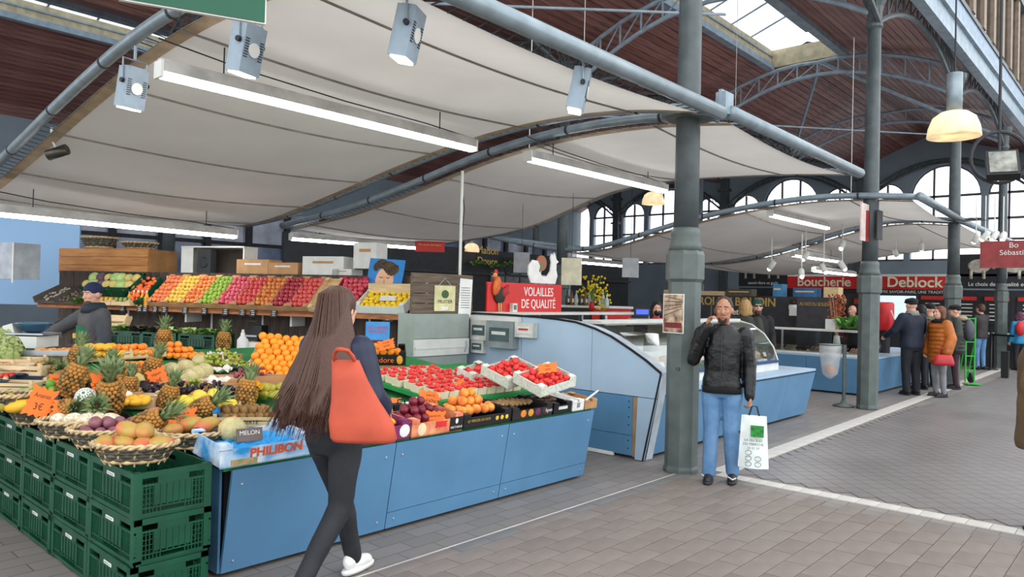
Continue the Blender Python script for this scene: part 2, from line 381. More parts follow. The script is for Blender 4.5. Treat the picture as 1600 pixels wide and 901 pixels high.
# clerestory above the aisle edge
cl = thing('wall_clerestory', 'blue grey clerestory with beige mullions high above the aisle', 'wall', (0, 0, 0), kind='structure')
MB().span((7, 3.12, 6.75), (31, 3.3, 7.1)).span((7, 3.05, 7.1), (31, 3.34, 7.16)).build('gutter_beam', pale_iron, cl)
MB().span((7, 3.2, 7.16), (31, 3.3, 7.75)).build('panel_band', mat('blue_grey_panel', '#7d8fa3', .5), cl)
MB().span((7, 3.17, 7.75), (31, 3.3, 7.85)).build('sill_rail', dark_iron, cl)
for i in range(21):
    MB().span((7 + i * 1.2, 3.14, 7.85), (7.28 + i * 1.2, 3.34, 10)).build('mullion', mat('beige_mullion', '#7d6c5c', .6), cl)
    if i < 20: MB().span((7.28 + i * 1.2, 3.22, 7.85), (8.2 + i * 1.2, 3.24, 10)).build('pane', glass('clear_glass', (.95, .97, 1)), cl)
MB().span((7, 3.1, 10), (31, 3.4, 10.2)).build('top_rail', dark_iron, cl)

# ================================================================ END WALL WITH ARCHED WINDOWS
WX = 31.0
wall_c = mat('blue_grey_wall', '#7d8a94', .7, var=.06, scale=1)
def arch(c, r, z0, zs, n=14):
    return [(c + r, z0), (c + r, zs)] + [(c + r * math.cos(math.pi * k / n), zs + r * math.sin(math.pi * k / n)) for k in range(1, n)] + [(c - r, zs), (c - r, z0)]
holes, wins = [], []
for c in (.5, 6.25, 12.0, 17.75, 23.5):
    for dc, r, zs in ((0, 1.15, 5.75), (-1.98, .62, 5.75), (1.98, .62, 5.75)):
        holes.append(arch(c + dc, r, 3.35, zs)); wins.append((c + dc, r, 3.35, zs))
we = plate('wall_far', [(-8, 0), (26, 0), (26, 8.7), (-8, 8.7)], holes, .3, wall_c, None, frame3((WX, 0, 0), (0, 1, 0), (0, 0, 1)))
tag(we, 'blue grey end wall pierced by groups of arched windows', 'wall', kind='structure')
frame_m = mat('window_frame_brown', '#5a5152', .6)
for k, (c, r, z0, zs) in enumerate(wins):
    if c < 3 or c > 22.5: continue
    wn = thing('window_%d' % (k + 1), '%s arched window in the end wall, %s from the aisle side' % ('wide' if r > 1 else 'narrow', ORD[max(0, k - 3)]), 'window', (WX, c, 0), kind='structure')
    fr = MB()
    for zz in (z0 + .04, 4.1, 4.85, zs): fr.span((-.05, -r, zz - .04), (.05, r, zz + .04))
    nb = 3 if r > 1 else 2
    for i in range(1, nb): fr.span((-.05, -r + 2 * r * i / nb - .03, z0), (.05, -r + 2 * r * i / nb + .03, zs + r * .9))
    fr.tube([(0, r * math.cos(math.pi * i / 14), zs + r * math.sin(math.pi * i / 14)) for i in range(15)], .05, 6)
    fr.build('frame', frame_m, wn)
    for i in range(nb):
        ya, yb = -r + 2 * r * i / nb + .03, -r + 2 * r * (i + 1) / nb - .03
        for za, zb in ((z0 + .08, 4.06), (4.14, 4.81), (4.89, zs - .04)):
            MB().span((-.005, ya, za), (.005, yb, zb)).build('pane', glass('clear_glass'), wn)
        top = [(y, zs + math.sqrt(max(0.0004, r * r - y * y))) for y in [ya + (yb - ya) * q / 6 for q in range(7)]]
        MB().prism([(ya, zs + .04)] + [(yb, zs + .04)] + top[::-1], (0, 0, 0), (0, 1, 0), (0, 0, 1), .008).build('pane', glass('clear_glass'), wn)
for c in (3.37, 9.12, 14.87, 20.6):
    o = MB().span((WX - .4, c - .16, 0), (WX - .16, c + .16, 7.4)).box((WX - .3, c, 6.6), (.4, .5, .12)).box((WX - .3, c, 5.4), (.36, .44, .08)).build('trim_%d' % round(c), dark_iron)
    tag(o, 'dark pilaster between window groups, %s from the aisle' % ORD[[3.37, 9.12, 14.87, 20.6].index(c)], 'pilaster', kind='structure')
    truss((WX - .3, c + .1, 5.7), (WX - .3, c + 5.6, 5.7), 1.25, .12, 'arched iron rib on the end wall over window group %s' % {3: 'nearest the aisle', 9: 'second from the aisle', 15: 'third from the aisle', 21: 'fourth from the aisle'}[round(c)], m=dark_iron)
# rear wall at the left with bluish shop windows
rw = thing('wall_back', 'rear hall wall with bluish shop windows behind the fruit stall', 'wall', (0, 23, 0), kind='structure')
MB().span((-6, 0, 0), (31, .3, 1.7)).span((-6, 0, 4.3), (31, .3, 7.6)).build('masonry', wall_c, rw)
pane_m = [mat('shop_window_blue_%d' % i, c, .15, var=.25, scale=1.3, spec=.6) for i, c in enumerate(('#5a6d92', '#7f93b0', '#a8aec0'))]
for i in range(26):
    x = -6 + i * 1.42
    MB().span((x - .09, -.06, 1.7), (x + .09, .3, 4.3)).build('mullion', dark_grey, rw)
    MB().span((x + .09, .1, 1.7), (x + 1.33, .13, 3.1)).build('pane', pane_m[random.choice((0, 0, 1))], rw)
    MB().span((x + .09, .1, 3.2), (x + 1.33, .13, 4.3)).build('pane', pane_m[random.choice((1, 2, 2))], rw)
MB().span((-6, -.04, 3.1), (31, .2, 3.2)).build('transom', dark_grey, rw)

# ================================================================ CANOPIES
fabric = mat('canopy_fabric', '#e2dcd5', .9, var=.03, scale=1.2, trans=.4)
shadow_cord_m = mat('canopy_shadow_and_cord', '#8d867f', .9)  # dark tone for the painted cross-pipe shadow lines, shared by the edge cord
band_m = mat('canopy_edge_band', '#c2ab90', .9)
def interp(prof, y):
    if y <= prof[0][0]: return prof[0][1]
    for (a, b), (c, d) in zip(prof, prof[1:]):
        if y <= c:
            t = (y - a) / (c - a); return b + (d - b) * t
    return prof[-1][1]
def smooth_prof(prof):
    ys = [prof[0][0] + (prof[-1][0] - prof[0][0]) * i / 40 for i in range(41)]; zs = [interp(prof, y) for y in ys]
    for _ in range(6): zs = [zs[0]] + [(zs[i - 1] + 2 * zs[i] + zs[i + 1]) / 4 for i in range(1, 40)] + [zs[-1]]
    return list(zip(ys, zs))
def canopy(name, label, x0, x1, pa, pb, shadow_lines=5):
    t = thing(name, label, 'canopy', (0, 0, 0), group='white wave shaped stall canopies')
    pa, pb = smooth_prof(pa), smooth_prof(pb)
    def S(fx, fy, dz=0.):
        ya = pa[0][0] + (pa[-1][0] - pa[0][0]) * fy; yb = pb[0][0] + (pb[-1][0] - pb[0][0]) * fy
        za, zb = interp(pa, ya), interp(pb, yb); k = .12 / (x1 - x0); f = k + (1 - 2 * k) * fx
        return Vector((x0 + (x1 - x0) * f, ya + (yb - ya) * f, za + (zb - za) * f - .05 - .07 * math.sin(math.pi * fx) + dz))
    MB().sheet(lambda a, b: S(a, .015 + b * .97), 24, 60).build('fabric', fabric, t, True)
    for fx in (0, 1):
        MB().sheet(lambda a, b: S(fx + (a * .03 if fx == 0 else -a * .03), .015 + b * .97, -.004), 1, 60).build('edge_band', band_m, t, True)
    for i in range(shadow_lines):
        fy = (i + .6) / shadow_lines
        MB().tube([S(a / 16, fy, -.008) for a in range(17)], .011, 5).build('pipe_shadow', shadow_cord_m, t)  # thin dark tubes imitate shadows of cross-pipes showing through the fabric
    MB().tube([S(.0, .1 + i * .02, -.006) for i in range(40)], .004, 4).build('seam_cord', shadow_cord_m, t)
    for x, p in ((x0, pa), (x1, pb)):
        MB().tube([(x, y, z) for y, z in p], .048, 12).build('wave_pipe', galv, t, True)
        cl_ = MB()
        for i in range(4, 40, 6): cl_.tube([(x, p[i][0] - .01, p[i][1]), (x, p[i][0] + .02, p[i][1])], .053, 12)
        cl_.build('pipe_joint', dark_grey, t)
    lf, lb = (pa[0], pb[0]), (pa[-1], pb[-1])
    MB().tube([(x0 - .1, lf[0][0], lf[0][1]), (x1 + .1, lf[1][0], lf[1][1])], .064, 14).build('front_pipe', galv, t, True)
    MB().tube([(x0, lb[0][0], lb[0][1]), (x1, lb[1][0], lb[1][1])], .05, 10).build('rear_pipe', galv, t, True)
    lc = MB()
    for fx, x, p in ((0, x0, pa), (1, x1, pb)):
        for i in range(70):
            f = .015 + .97 * i / 69; q = S(fx, f); y = q.y; lc.tube([q, (x, y + .05, interp(p, y) - .02)], .005, 4)
    for i in range(30):
        q = S(i / 29, .015); lc.tube([q, (q.x + .04, lf[0][0], lf[0][1] + (lf[1][1] - lf[0][1]) * i / 29 - .03)], .005, 4)
    tag(lc.build('lacing', dark_grey, t), kind='stuff')
    return t
PW1 = [(3.1, 3.36), (3.63, 3.48), (4.3, 3.55), (5.1, 3.56), (6, 3.51), (7.4, 3.3), (8.77, 3.05), (10.4, 2.78), (11.5, 2.72)]
PW2 = [(3.06, 3.38), (3.8, 3.48), (4.5, 3.515), (5.38, 3.49), (6.4, 3.37), (7.73, 3.1), (9.2, 2.85), (10.95, 2.7)]
PW2b = [(3.08, 3.37), (3.85, 3.45), (4.8, 3.5), (5.85, 3.54), (6.93, 3.45), (7.7, 3.18), (8.3, 2.98), (9.2, 2.83), (10.9, 2.7)]
PW3 = [(2.8, 3.27), (3.8, 3.38), (4.7, 3.38), (5.6, 3.28), (6.4, 3.18), (7.5, 2.93), (8.76, 2.63), (9.67, 2.63), (11.7, 2.98)]
PW3b = [(3.3, 3.46), (4.6, 3.6), (5.5, 3.46), (6.5, 3.16), (7.5, 2.87), (9, 2.66), (10, 2.7), (11.7, 2.95)]
canopy('stall_canopy', 'large white wave canopy over the fruit stall', 2.2, 6.2, PW1, PW1, 6)
canopy('stall_canopy', 'white wave canopy over the poultry stall behind the first column', 6.5, 10.2, PW2, PW2b)
canopy('stall_canopy', 'white wave canopy over the boudin counter behind the second column', 12.3, 17.8, PW3, PW3b)
canopy('stall_canopy', 'white wave canopy farthest away over the butcher stall', 18.3, 23.6, PW3b, [(y, z - .05) for y, z in PW3])

# ================================================================ LAMPS
def tube_light(p, q, label, wires=True):
    p, q = Vector(p), Vector(q); c = (p + q) / 2; L = (q - p).length; a = math.atan2(q.y - p.y, q.x - p.x)
    t = thing('tube_light', label, 'light', c, a, 'long fluorescent tube lights')
    MB().box((0, 0, .055), (L, .11, .075)).box((0, 0, .1), (L, .05, .03)).build('housing', mat('lamp_housing_grey', '#b5b2ad', .5), t)
    MB().lathe([(.05, -L / 2 + .02), (.05, L / 2 - .02)], 12, rot=(0, R(90), 0), sx=.6).build('diffuser', lamp_white, t, True)
    for s in (-1, 1): MB().box((s * (L / 2), 0, .035), (.02, .12, .12)).build('end_cap', off_white, t)
    if wires:
        b = MB()
        for s in (-.35, .35): b.tube([(s * L, 0, .1), (s * L, 0, .32)], .006, 5)
        b.tube([(-L * .5, .02, .26), (-L * .3, .02, .2), (0, .02, .16), (L * .3, .02, .15), (L * .5, .02, .12)], .006, 5)
        b.build('suspension_wire', dark_grey, t)
tube_light((2.19, 5.38, 3.14), (5.4, 5.42, 3.14), 'long lit tube light nearest, above the pineapples and the long-haired woman')
tube_light((6.25, 5.4, 3.17), (9.2, 5.37, 3.17), 'lit tube light beside the nearest iron column')
tube_light((2.1, 9.5, 2.38), (5.2, 10.0, 2.38), 'lit tube light above the vendor and the apple shelf')
tube_light((6.7, 11.0, 2.5), (9.7, 10.6, 2.5), 'lit tube light above the painted portrait')
tube_light((13.2, 10.4, 2.47), (16.2, 10.35, 2.47), 'lit tube light above the red poultry sign')
tube_light((12.5, 5.2, 3.15), (15.2, 5.15, 3.15), 'lit tube light left of the second column')
tube_light((17.2, 6.6, 2.75), (20.0, 6.5, 2.75), 'short lit tube light behind the red and white column sign')
tube_light((18.6, 6.6, 2.45), (21.4, 6.5, 2.45), 'lit tube light low over the butcher sign')
lamp_spot = mat('projector_lens', '#fff6e0', .4, emit=6.)
def projector(loc, rz, label, tilt=.2):
    t = thing('floodlight', label, 'floodlight', loc, rz, 'grey box floodlights on the canopy pipes')
    q = Euler((tilt, 0, 0)).to_matrix()
    MB().box(q @ Vector((0, 0, -.16)), (.17, .12, .3), q).box(q @ Vector((0, 0, -.02)), (.13, .09, .04), q).build('housing', pale_iron, t)
    MB().box(q @ Vector((0, 0, -.315)), (.14, .09, .012), q).build('lens', lamp_spot, t)
    MB().lathe([(.045, 0), (.045, .008)], 16, c=q @ Vector((0, -.062, -.16)), rot=(R(90) + tilt, 0, 0)).build('vent_disc', off_white, t)
    b = MB()
    for s in (-1, 1):
        for k in range(8): b.box(q @ Vector((s * .06, -.062, -.1 - .016 * k)), (.03, .006, .006), q)
    b.build('vent_slot', dark_grey, t)
    MB().tube([(-.095, 0, -.12), (-.095, 0, .05), (.095, 0, .05), (.095, 0, -.12)], .008, 6).tube([(0, 0, .05), (0, 0, .16)], .012, 6).build('bracket', galv, t)
    for s in (-1, 1): MB().lathe([(.018, 0), (.018, .02)], 10, c=(s * .09, 0, -.12), rot=(0, s * R(90), 0)).build('knob', black, t)
for u, v, z, rz, l in ((645, 12, 3.32, .5, 'grey floodlight hanging at the top edge above the canopy middle'), (912, 108, 3.3, .6, 'grey floodlight hanging left of the nearest column'), (392, 38, 3.28, .3, 'lit floodlight just under the green sign'), (211, 105, 3.28, .2, 'lit floodlight on the left wave pipe')):
    projector(onZ(u, v, z), rz, l)
t = thing('canister_spot', 'dark cylinder spotlight on the left end of the wave pipe', 'spotlight', onX(90, 238, 2.45), .4)
MB().lathe([(.05, -.1), (.055, -.1), (.055, .1), (.04, .1)], 14, rot=(R(70), 0, R(20))).build('can', mat('bronze_metal', '#4a4640', .35, .6), t, True)
MB().tube([(0, 0, .02), (-.05, .03, .12), (-.05, .03, .24)], .012, 6).build('bracket', off_white, t)
shade_m = mat('dome_lamp_glass', '#f2e6cc', .35, trans=.5, emit=.4)
def dome(loc, s, label):
    t = thing('dome_lamp', label, 'lamp', loc, 0, 'bell shaped hanging lamps')
    MB().lathe([(r * s, z * s) for r, z in ((.29, -.26), (.275, -.15), (.23, -.03), (.15, .03), (.08, .05), (.075, .05), (.14, .02), (.22, -.035), (.262, -.15), (.28, -.26))], 24).build('shade', shade_m, t, True)
    MB().lathe([(.085 * s, .04 * s), (.085 * s, .5 * s)], 16).build('ballast_can', galv, t, True)
    MB().ell((0, 0, -.06 * s), .07 * s).build('bulb', lamp_spot, t, True)
    MB().tube([(0, 0, .5 * s), (0, 0, 7.4 - loc[2])], .01, 5).build('cable', dark_grey, t)
dome(onX(1491, 180, 10), 1., 'large cream bell lamp hanging over the aisle')
dome(onD(1021, 303, 19), 1., 'cream bell lamp seen just left of the nearest column')
dome(onD(737, 382, 20), .75, 'small cream bell lamp over the dark rear stall')
t = thing('halogen_heater', 'square halogen floodlight with round guard at the right edge', 'floodlight', onD(1566, 258, 9.5), R(-60))
q = Euler((R(-35), 0, R(-15))).to_matrix()
MB().box((0, 0, 0), (.3, .1, .36), q).build('housing', black, t); MB().box(q @ Vector((0, -.055, 0)), (.25, .01, .3), q).build('lens', mat('halogen_glass', '#8f8f86', .2, var=.3, scale=9), t)
MB().tube([(.28 * math.cos(a / 12 * math.pi), .08, .1 + .28 * math.sin(a / 12 * math.pi)) for a in range(25)], .02, 6).build('guard_ring', dark_grey, t)
MB().tube([(0, .08, 0), (0, .08, 4)], .015, 6).build('hanger_rod', dark_grey, t)
# small white spots
def spot(loc, rz, label):
    t = thing('track_spot', label, 'spotlight', loc, rz, 'small white spotlights over the far stalls')
    MB().lathe([(.05, 0), (.06, .02), (.06, .16), (.04, .2)], 12, rot=(R(35), 0, 0)).build('can', off_white, t, True)
    MB().ell((0, .0, .0), .045, 8, 5).build('bulb', lamp_spot, t); MB().tube([(0, -.05, .1), (0, -.05, .9)], .012, 5).build('stem', off_white, t)
for i, (u, v, d) in enumerate(((1202, 420, 17), (1255, 405, 17), (1314, 388, 17), (1253, 432, 16.5), (1290, 425, 17), (1320, 420, 17), (1402, 400, 21), (1440, 390, 21), (1522, 378, 18), (1535, 374, 18), (1550, 374, 18), (1566, 375, 18))):
    spot(onD(u, v, d), i * .7, 'small white spotlight, %s from the left over the far stalls' % ORD[i])
# green hanging sign, top edge
a, b = onZ(413, 37, 2.72), onZ(188, -1, 2.72); ang = math.atan2(a.y - b.y, a.x - b.x)
t = thing('hanging_sign', 'dark green sign board hanging at the top left edge', 'sign', (a + b) / 2, ang)
MB().box((0, 0, .2), ((a - b).length, .03, .4)).build('board', mat('dark_green_sign', '#0a5038', .4, var=.04), t); MB().box((0, 0, .2), ((a - b).length + .01, .02, .41)).build('rim', white_paint, t)
# ================================================================ FRUIT STALL COUNTER
ctr = thing('display_counter', 'blue laminate market counter carrying the fruit display', 'counter', (0, 0, 0))
def front_panel(parent, x0, x1, z0, z1, yb=3.97, yt=3.86, zt=.62, m=blue_lam, th=.02, nm='front_panel'):
    f = lambda z: yb + (yt - yb) * z / zt
    ya, yc = f(z0), f(z1)
    MB().add([(x0, ya, z0), (x1, ya, z0), (x1, yc, z1), (x0, yc, z1), (x0, ya + th, z0), (x1, ya + th, z0), (x1, yc + th, z1), (x0, yc + th, z1)],
             [(0, 1, 2, 3), (7, 6, 5, 4), (0, 4, 5, 1), (1, 5, 6, 2), (2, 6, 7, 3), (3, 7, 4, 0)]).build(nm, m, parent)
front_panel(ctr, 2.035, 3.19, .02, .62); front_panel(ctr, 3.197, 4.325, .135, .62); front_panel(ctr, 3.197, 4.325, .02, .131)
front_panel(ctr, 4.332, 5.47, .135, .62); front_panel(ctr, 4.332, 5.47, .02, .131)
for x in (2.1, 3.12, 3.26, 4.26, 4.4, 5.4):
    for z in (.08, .53): MB().ell((x, 3.97 - .177 * z - .002, z), (.009, .004, .009), 8, 5).build('screw', steel, ctr)
MB().span((2.02, 3.98, .02), (2.034, 4.32, .64)).build('end_panel', blue_lam, ctr)
MB().span((5.45, 4.0, .02), (5.465, 5.2, .64)).build('end_panel', blue_lam, ctr)
MB().span((2.07, 4.02, 0), (5.43, 7.0, .58)).build('carcass', dark_grey, ctr)
MB().add([(x, y, tabz(y) + dz) for dz in (-.03, -.004) for x, y in ((2.0, 3.9), (5.47, 3.9), (5.47, 7.3), (2.0, 7.3))], [(3, 2, 1, 0), (4, 5, 6, 7), (0, 1, 5, 4), (1, 2, 6, 5), (2, 3, 7, 6), (3, 0, 4, 7)]).build('felt_top', felt, ctr)
t = thing('side_table', 'low green topped table at the left edge holding trays and artichokes', 'table', (0, 0, 0))
MB().add([(x, y, tabz(y) + dz) for dz in (-.03, -.004) for x, y in ((1.2, 5.95), (1.99, 5.95), (1.99, 8.3), (1.2, 8.3))], [(3, 2, 1, 0), (4, 5, 6, 7), (0, 1, 5, 4), (1, 2, 6, 5), (2, 3, 7, 6), (3, 0, 4, 7)]).build('top', felt, t)
for x in (1.93, 1.95):
    for y in (6.3, 8.2): MB().span((x - .02, y, 0), (x + .02, y + .05, tabz(y) - .03)).build('leg', dark_grey, t)

# ---------------------------------------------------------------- green crates
def crate_mesh():
    b = MB(); X, Y, H = .396, .596, .23
    b.span((-X / 2, -Y / 2, .01), (X / 2, Y / 2, .025))
    for sx in (-1, 1):
        for sy in (-1, 1): b.box((sx * (X / 2 - .02), sy * (Y / 2 - .02), H / 2), (.04, .04, H))
    for ax, L, W in ((0, X, Y), (1, Y, X)):
        for s in (-1, 1):
            def bb(a0, a1, z0, z1, d0, d1):     # a along wall, d depth from outside
                p, q = (a0, s * (W / 2 - d0), z0), (a1, s * (W / 2 - d1), z1)
                if ax == 1: p, q = (s * (W / 2 - d0), a0, z0), (s * (W / 2 - d1), a1, z1)
                b.span([min(i, j) for i, j in zip(p, q)], [max(i, j) for i, j in zip(p, q)])
            bb(-L / 2, L / 2, H - .03, H, 0, .012); bb(-L / 2, L / 2, 0, .014, .004, .014)
            bb(-L * .2, L * .2, H - .062, H - .03, .003, .01)
            bb(-L / 2, L / 2, H - .072, H - .062, .002, .012); bb(-L / 2, L / 2, .045, .052, .004, .012)
            for k in range(4): bb(-L / 2, L / 2, .066 + k * .026, .07 + k * .026, .01, .014)
            n = int(L * .28 / .018)
            for e in (-1, 1):
                for k in range(n):
                    a = e * (L / 2 - .045 - k * .018); bb(a - .0025, a + .0025, 0, H - .06, .006, .012)
            for k in (-1, 0, 1):                # three raised fields of slatted panel
                c = k * L * .165
                bb(c - L * .075, c + L * .075, .06, H - .066, .004, .014)
            for k in range(7): bb((k - 3) * L * .08 - .003, (k - 3) * L * .08 + .003, .05, H - .066, .0, .01)
    return b.mesh('crate_body', green_plastic)
cm = crate_mesh(); tagm = MB().box((0, 0, 0), (.003, .1, .017)).mesh('label_strip', white_paint)
slot_m = MB(); [slot_m.box((0, -.035 + k * .012, 0), (.0032, .005, .007)) for k in range(7)]
slot_m = slot_m.mesh('barcode', ink)
lay = ('bottom', 'middle', 'top'); stk = ('nearest the blue counter', 'second from the blue counter', 'third from the blue counter', 'fourth from the blue counter', 'at the left picture edge')
for i in range(5):
    for k in range(3):
        t = thing('plastic_crate', 'dark green plastic crate, %s of the stack %s' % (lay[k], stk[i]), 'crate', (1.69 + random.uniform(-.006, .006), 4.105 + i * .604, .001 + k * .2325), random.uniform(-.012, .012), 'dark green stacked crates')
        link('crate_body', cm, t); s_ = link('label_strip', tagm, t, (-.199, random.uniform(-.01, .01), .183)); link('barcode', slot_m, s_, (-.0005, 0, 0))
# ---------------------------------------------------------------- wicker baskets
wick_l = mat('pale_wicker', '#cdb286', .7, var=.2, scale=30); wick_d = mat('dark_wicker', '#5b5648', .8, var=.3, scale=40)
def basket(loc, rx, ry, h, label, rz=0.):
    t = thing('wicker_basket', label, 'basket', loc, rz, 'oval wicker fruit baskets')
    n = 28
    for ring in range(5):
        z = .012 + ring * (h - .02) / 5; f = .72 + .27 * (ring / 5)
        pts = [((rx * f + (.006 if (j + ring) % 2 else -.006)) * math.cos(2 * math.pi * j / n), (ry * f + (.006 if (j + ring) % 2 else -.006)) * math.sin(2 * math.pi * j / n), z + (h / 10)) for j in range(n + 1)]
        MB().tube(pts, h / 9, 5).build('weave', wick_d if ring not in (0,) else wick_l, t, True)
    st = MB()
    for j in range(0, n, 2):
        a = 2 * math.pi * j / n; st.tube([(rx * .7 * math.cos(a), ry * .7 * math.sin(a), 0), (rx * .86 * math.cos(a), ry * .86 * math.sin(a), h * .5), (rx * 1.0 * math.cos(a + .1), ry * 1.0 * math.sin(a + .1), h)], .005, 5)
    st.build('stake', wick_l, t)
    for ph in (0, 1):
        pts = []
        for j in range(73):
            a = 2 * math.pi * j / 72; tw = 14 * a + ph * math.pi
            pts.append(((rx + .008 * math.cos(tw)) * math.cos(a), (ry + .008 * math.cos(tw)) * math.sin(a), h + .008 * math.sin(tw)))
        MB().tube(pts, .009, 5).build('rim', wick_l, t, True)
    MB().lathe([(.001, .012), (.72, .012), (.74, .02)], 20, sx=rx, sy=ry).build('base', wick_d, t)
    return t
# ---------------------------------------------------------------- fruit meshes
def fm(name, m, prof, n=12, sx=1., sy=1.): return MB().lathe(prof, n, sx=sx, sy=sy).mesh(name, m, True)
def ball(r, k=0., n=12): return [(r * math.sin(a) * (1 - k * (math.cos(a) > .8)), -r * math.cos(a) * (1 - k)) for a in [math.pi * i / 9 for i in range(10)]]
def applep(r): return [(.08 * r, -.78 * r), (.45 * r, -.9 * r), (.8 * r, -.62 * r), (r, 0), (.92 * r, .5 * r), (.6 * r, .85 * r), (.25 * r, .82 * r), (.05 * r, .62 * r)]
def longp(r, k): return [(max(.02, math.sin(a) ** .9) * r, -k * r * math.cos(a)) for a in [math.pi * i / 9 for i in range(10)]]
apple_c = {'red and yellow': ('#c8412f', '#e0a040'), 'yellow': ('#e2bd4a', '#c9a13c'), 'crimson': ('#b52434', '#d8606a'), 'green': ('#9dbb3c', '#7fa032'), 'pink red': ('#c52f4a', '#e0707c'), 'red': ('#bf2a34', '#d85e50'), 'gold and red': ('#d89a3a', '#c04030'), 'dark red': ('#8f1c2c', '#b83a44'), 'bright red': ('#c63036', '#d9655c'), 'red streaked': ('#c93a3c', '#dfa060'), 'orange blush': ('#d2573a', '#e08b4a')}
APPLE = {k: fm('apple', mat('apple_' + k.replace(' ', '_'), c[0], .35, c2=c[1], scale=18, coat=.2), applep(.038), 10) for k, c in apple_c.items()}
M_ORANGE = fm('orange', mat('orange_peel', '#f08a1c', .5, c2='#f7a02c', scale=10, bump=.15, bscale=300), ball(.037))
M_MAND = fm('mandarin', mat('mandarin_peel', '#ee7f22', .5, c2='#f6a03c', scale=12), ball(.034, .12))
M_LEMON = fm('lemon', mat('lemon_peel', '#f0cf2e', .5, c2='#e6b820', scale=12), [(.004, -.045), (.01, -.04), (.027, -.024), (.032, 0), (.027, .024), (.01, .04), (.004, .046)])
M_MANGO = fm('mango', mat('mango_skin', '#cf5a44', .4, c2='#a8a048', scale=7), longp(.05, 1.45), 12, 1, .85)
M_YMANGO = fm('yellow_mango', mat('yellow_mango_skin', '#efab2b', .45, c2='#f0c23c', scale=8), longp(.038, 1.6), 10, 1, .8)
M_PLUM = fm('plum', mat('dark_plum_skin', '#5d1626', .3, c2='#8a2438', scale=16), ball(.034))
M_PASSION = fm('passion_fruit', mat('passion_fruit_skin', '#6f3a48', .5, c2='#94606a', scale=14), ball(.034))
M_PEACH = fm('peach', mat('peach_skin', '#d9602f', .7, c2='#efb04a', scale=14), ball(.039, .05))
M_AVO = fm('avocado', mat('avocado_skin', '#332c28', .7, c2='#4c4438', scale=30, bump=.5, bscale=150), longp(.036, 1.5), 10)
M_KIWI = fm('kiwi', mat('kiwi_skin', '#7d5b36', .85, c2='#94703f', scale=30), longp(.026, 1.25), 10)
M_LIME = fm('lime', mat('lime_skin', '#5d8f2a', .4, c2='#84ad3c', scale=10), longp(.034, 1.2), 10)
M_GREENM = fm('papaya', mat('papaya_skin', '#9a7a34', .6, c2='#7a6030', scale=8), longp(.05, 1.7), 10)
M_QUINCE = fm('quince', mat('quince_skin', '#e6cf3e', .5, c2='#d2c04a', scale=9), [(.01, -.045), (.035, -.035), (.043, -.005), (.034, .025), (.02, .045), (.008, .055)], 10)
M_PEAR = fm('pear', mat('pear_skin', '#b9a83e', .5, c2='#97963a', scale=14), [(.01, -.05), (.034, -.038), (.04, -.012), (.028, .022), (.017, .048), (.006, .062)], 10)
M_POTATO = fm('sweet_potato', mat('brown_root_skin', '#9b7a4c', .8, c2='#84643a', scale=12), longp(.045, 1.6), 10)
melon_m = mat('cantaloupe_skin', '#cfc08c', .6, c2='#b5aa78', scale=26, bump=.2, bscale=120); stripe_m = mat('melon_stripe', '#6d7a4a', .7)
def melon_mesh(r):
    b = MB(); n = 40
    vs = []
    prof = [(math.sin(math.pi * i / 12), -math.cos(math.pi * i / 12)) for i in range(1, 12)]
    for rr, z in prof:
        for j in range(n): k = 1 - .05 * (1 if j % 4 == 0 else 0); a = 2 * math.pi * j / n; vs.append((r * rr * k * math.cos(a), r * rr * k * math.sin(a), r * z * .95))
    k = len(prof); b.add(vs, [(i * n + j, i * n + (j + 1) % n, (i + 1) * n + (j + 1) % n, (i + 1) * n + j) for i in range(k - 1) for j in range(n)])
    b.add([vs[j] for j in range(n)], [tuple(range(n - 1, -1, -1))]); b.add([vs[(k - 1) * n + j] for j in range(n)], [tuple(range(n))])
    b.m = [1 if (f % n) % 4 in (0, 3) and f < (k - 1) * n and 0 else 0 for f in range(len(b.f))]
    return b.mesh('melon', [melon_m, stripe_m], True)
M_MELON = melon_mesh(.07)
M_GALIA = fm('galia_melon', mat('galia_skin', '#cdbb74', .7, c2='#b9a860', scale=40), ball(.07), 16)
M_BERRY = fm('strawberry', mat('strawberry_skin', '#d3232a', .35, c2='#e0453a', scale=30), [(.003, -.018), (.012, -.01), (.017, .004), (.014, .014), (.004, .018)], 7)
M_GRAPE = {k: None for k in ()}
def grapes(c1, c2, nm, n=40, s=.085, r=.013):
    b = MB(); rnd = random.Random(n)
    for _ in range(n):
        a = rnd.uniform(0, 6.28); d = math.sqrt(rnd.random()) * s; b.ell((d * math.cos(a) * 1.4, d * math.sin(a), rnd.uniform(.01, .012 + (s - d) * .8)), r * rnd.uniform(.85, 1.15), 7, 5)
    return b.mesh(nm, mat(nm + '_skin', c1, .35, c2=c2, scale=20), True)
def put(me, label, cat, group, loc, rot=None, sc=None):
    o = link(me.name, me, None, loc, rot if rot is not None else (random.uniform(-.6, .6), random.uniform(-.6, .6), random.uniform(0, 6.28)))
    if sc: o.scale = (sc,) * 3
    return tag(o, label, cat, group)
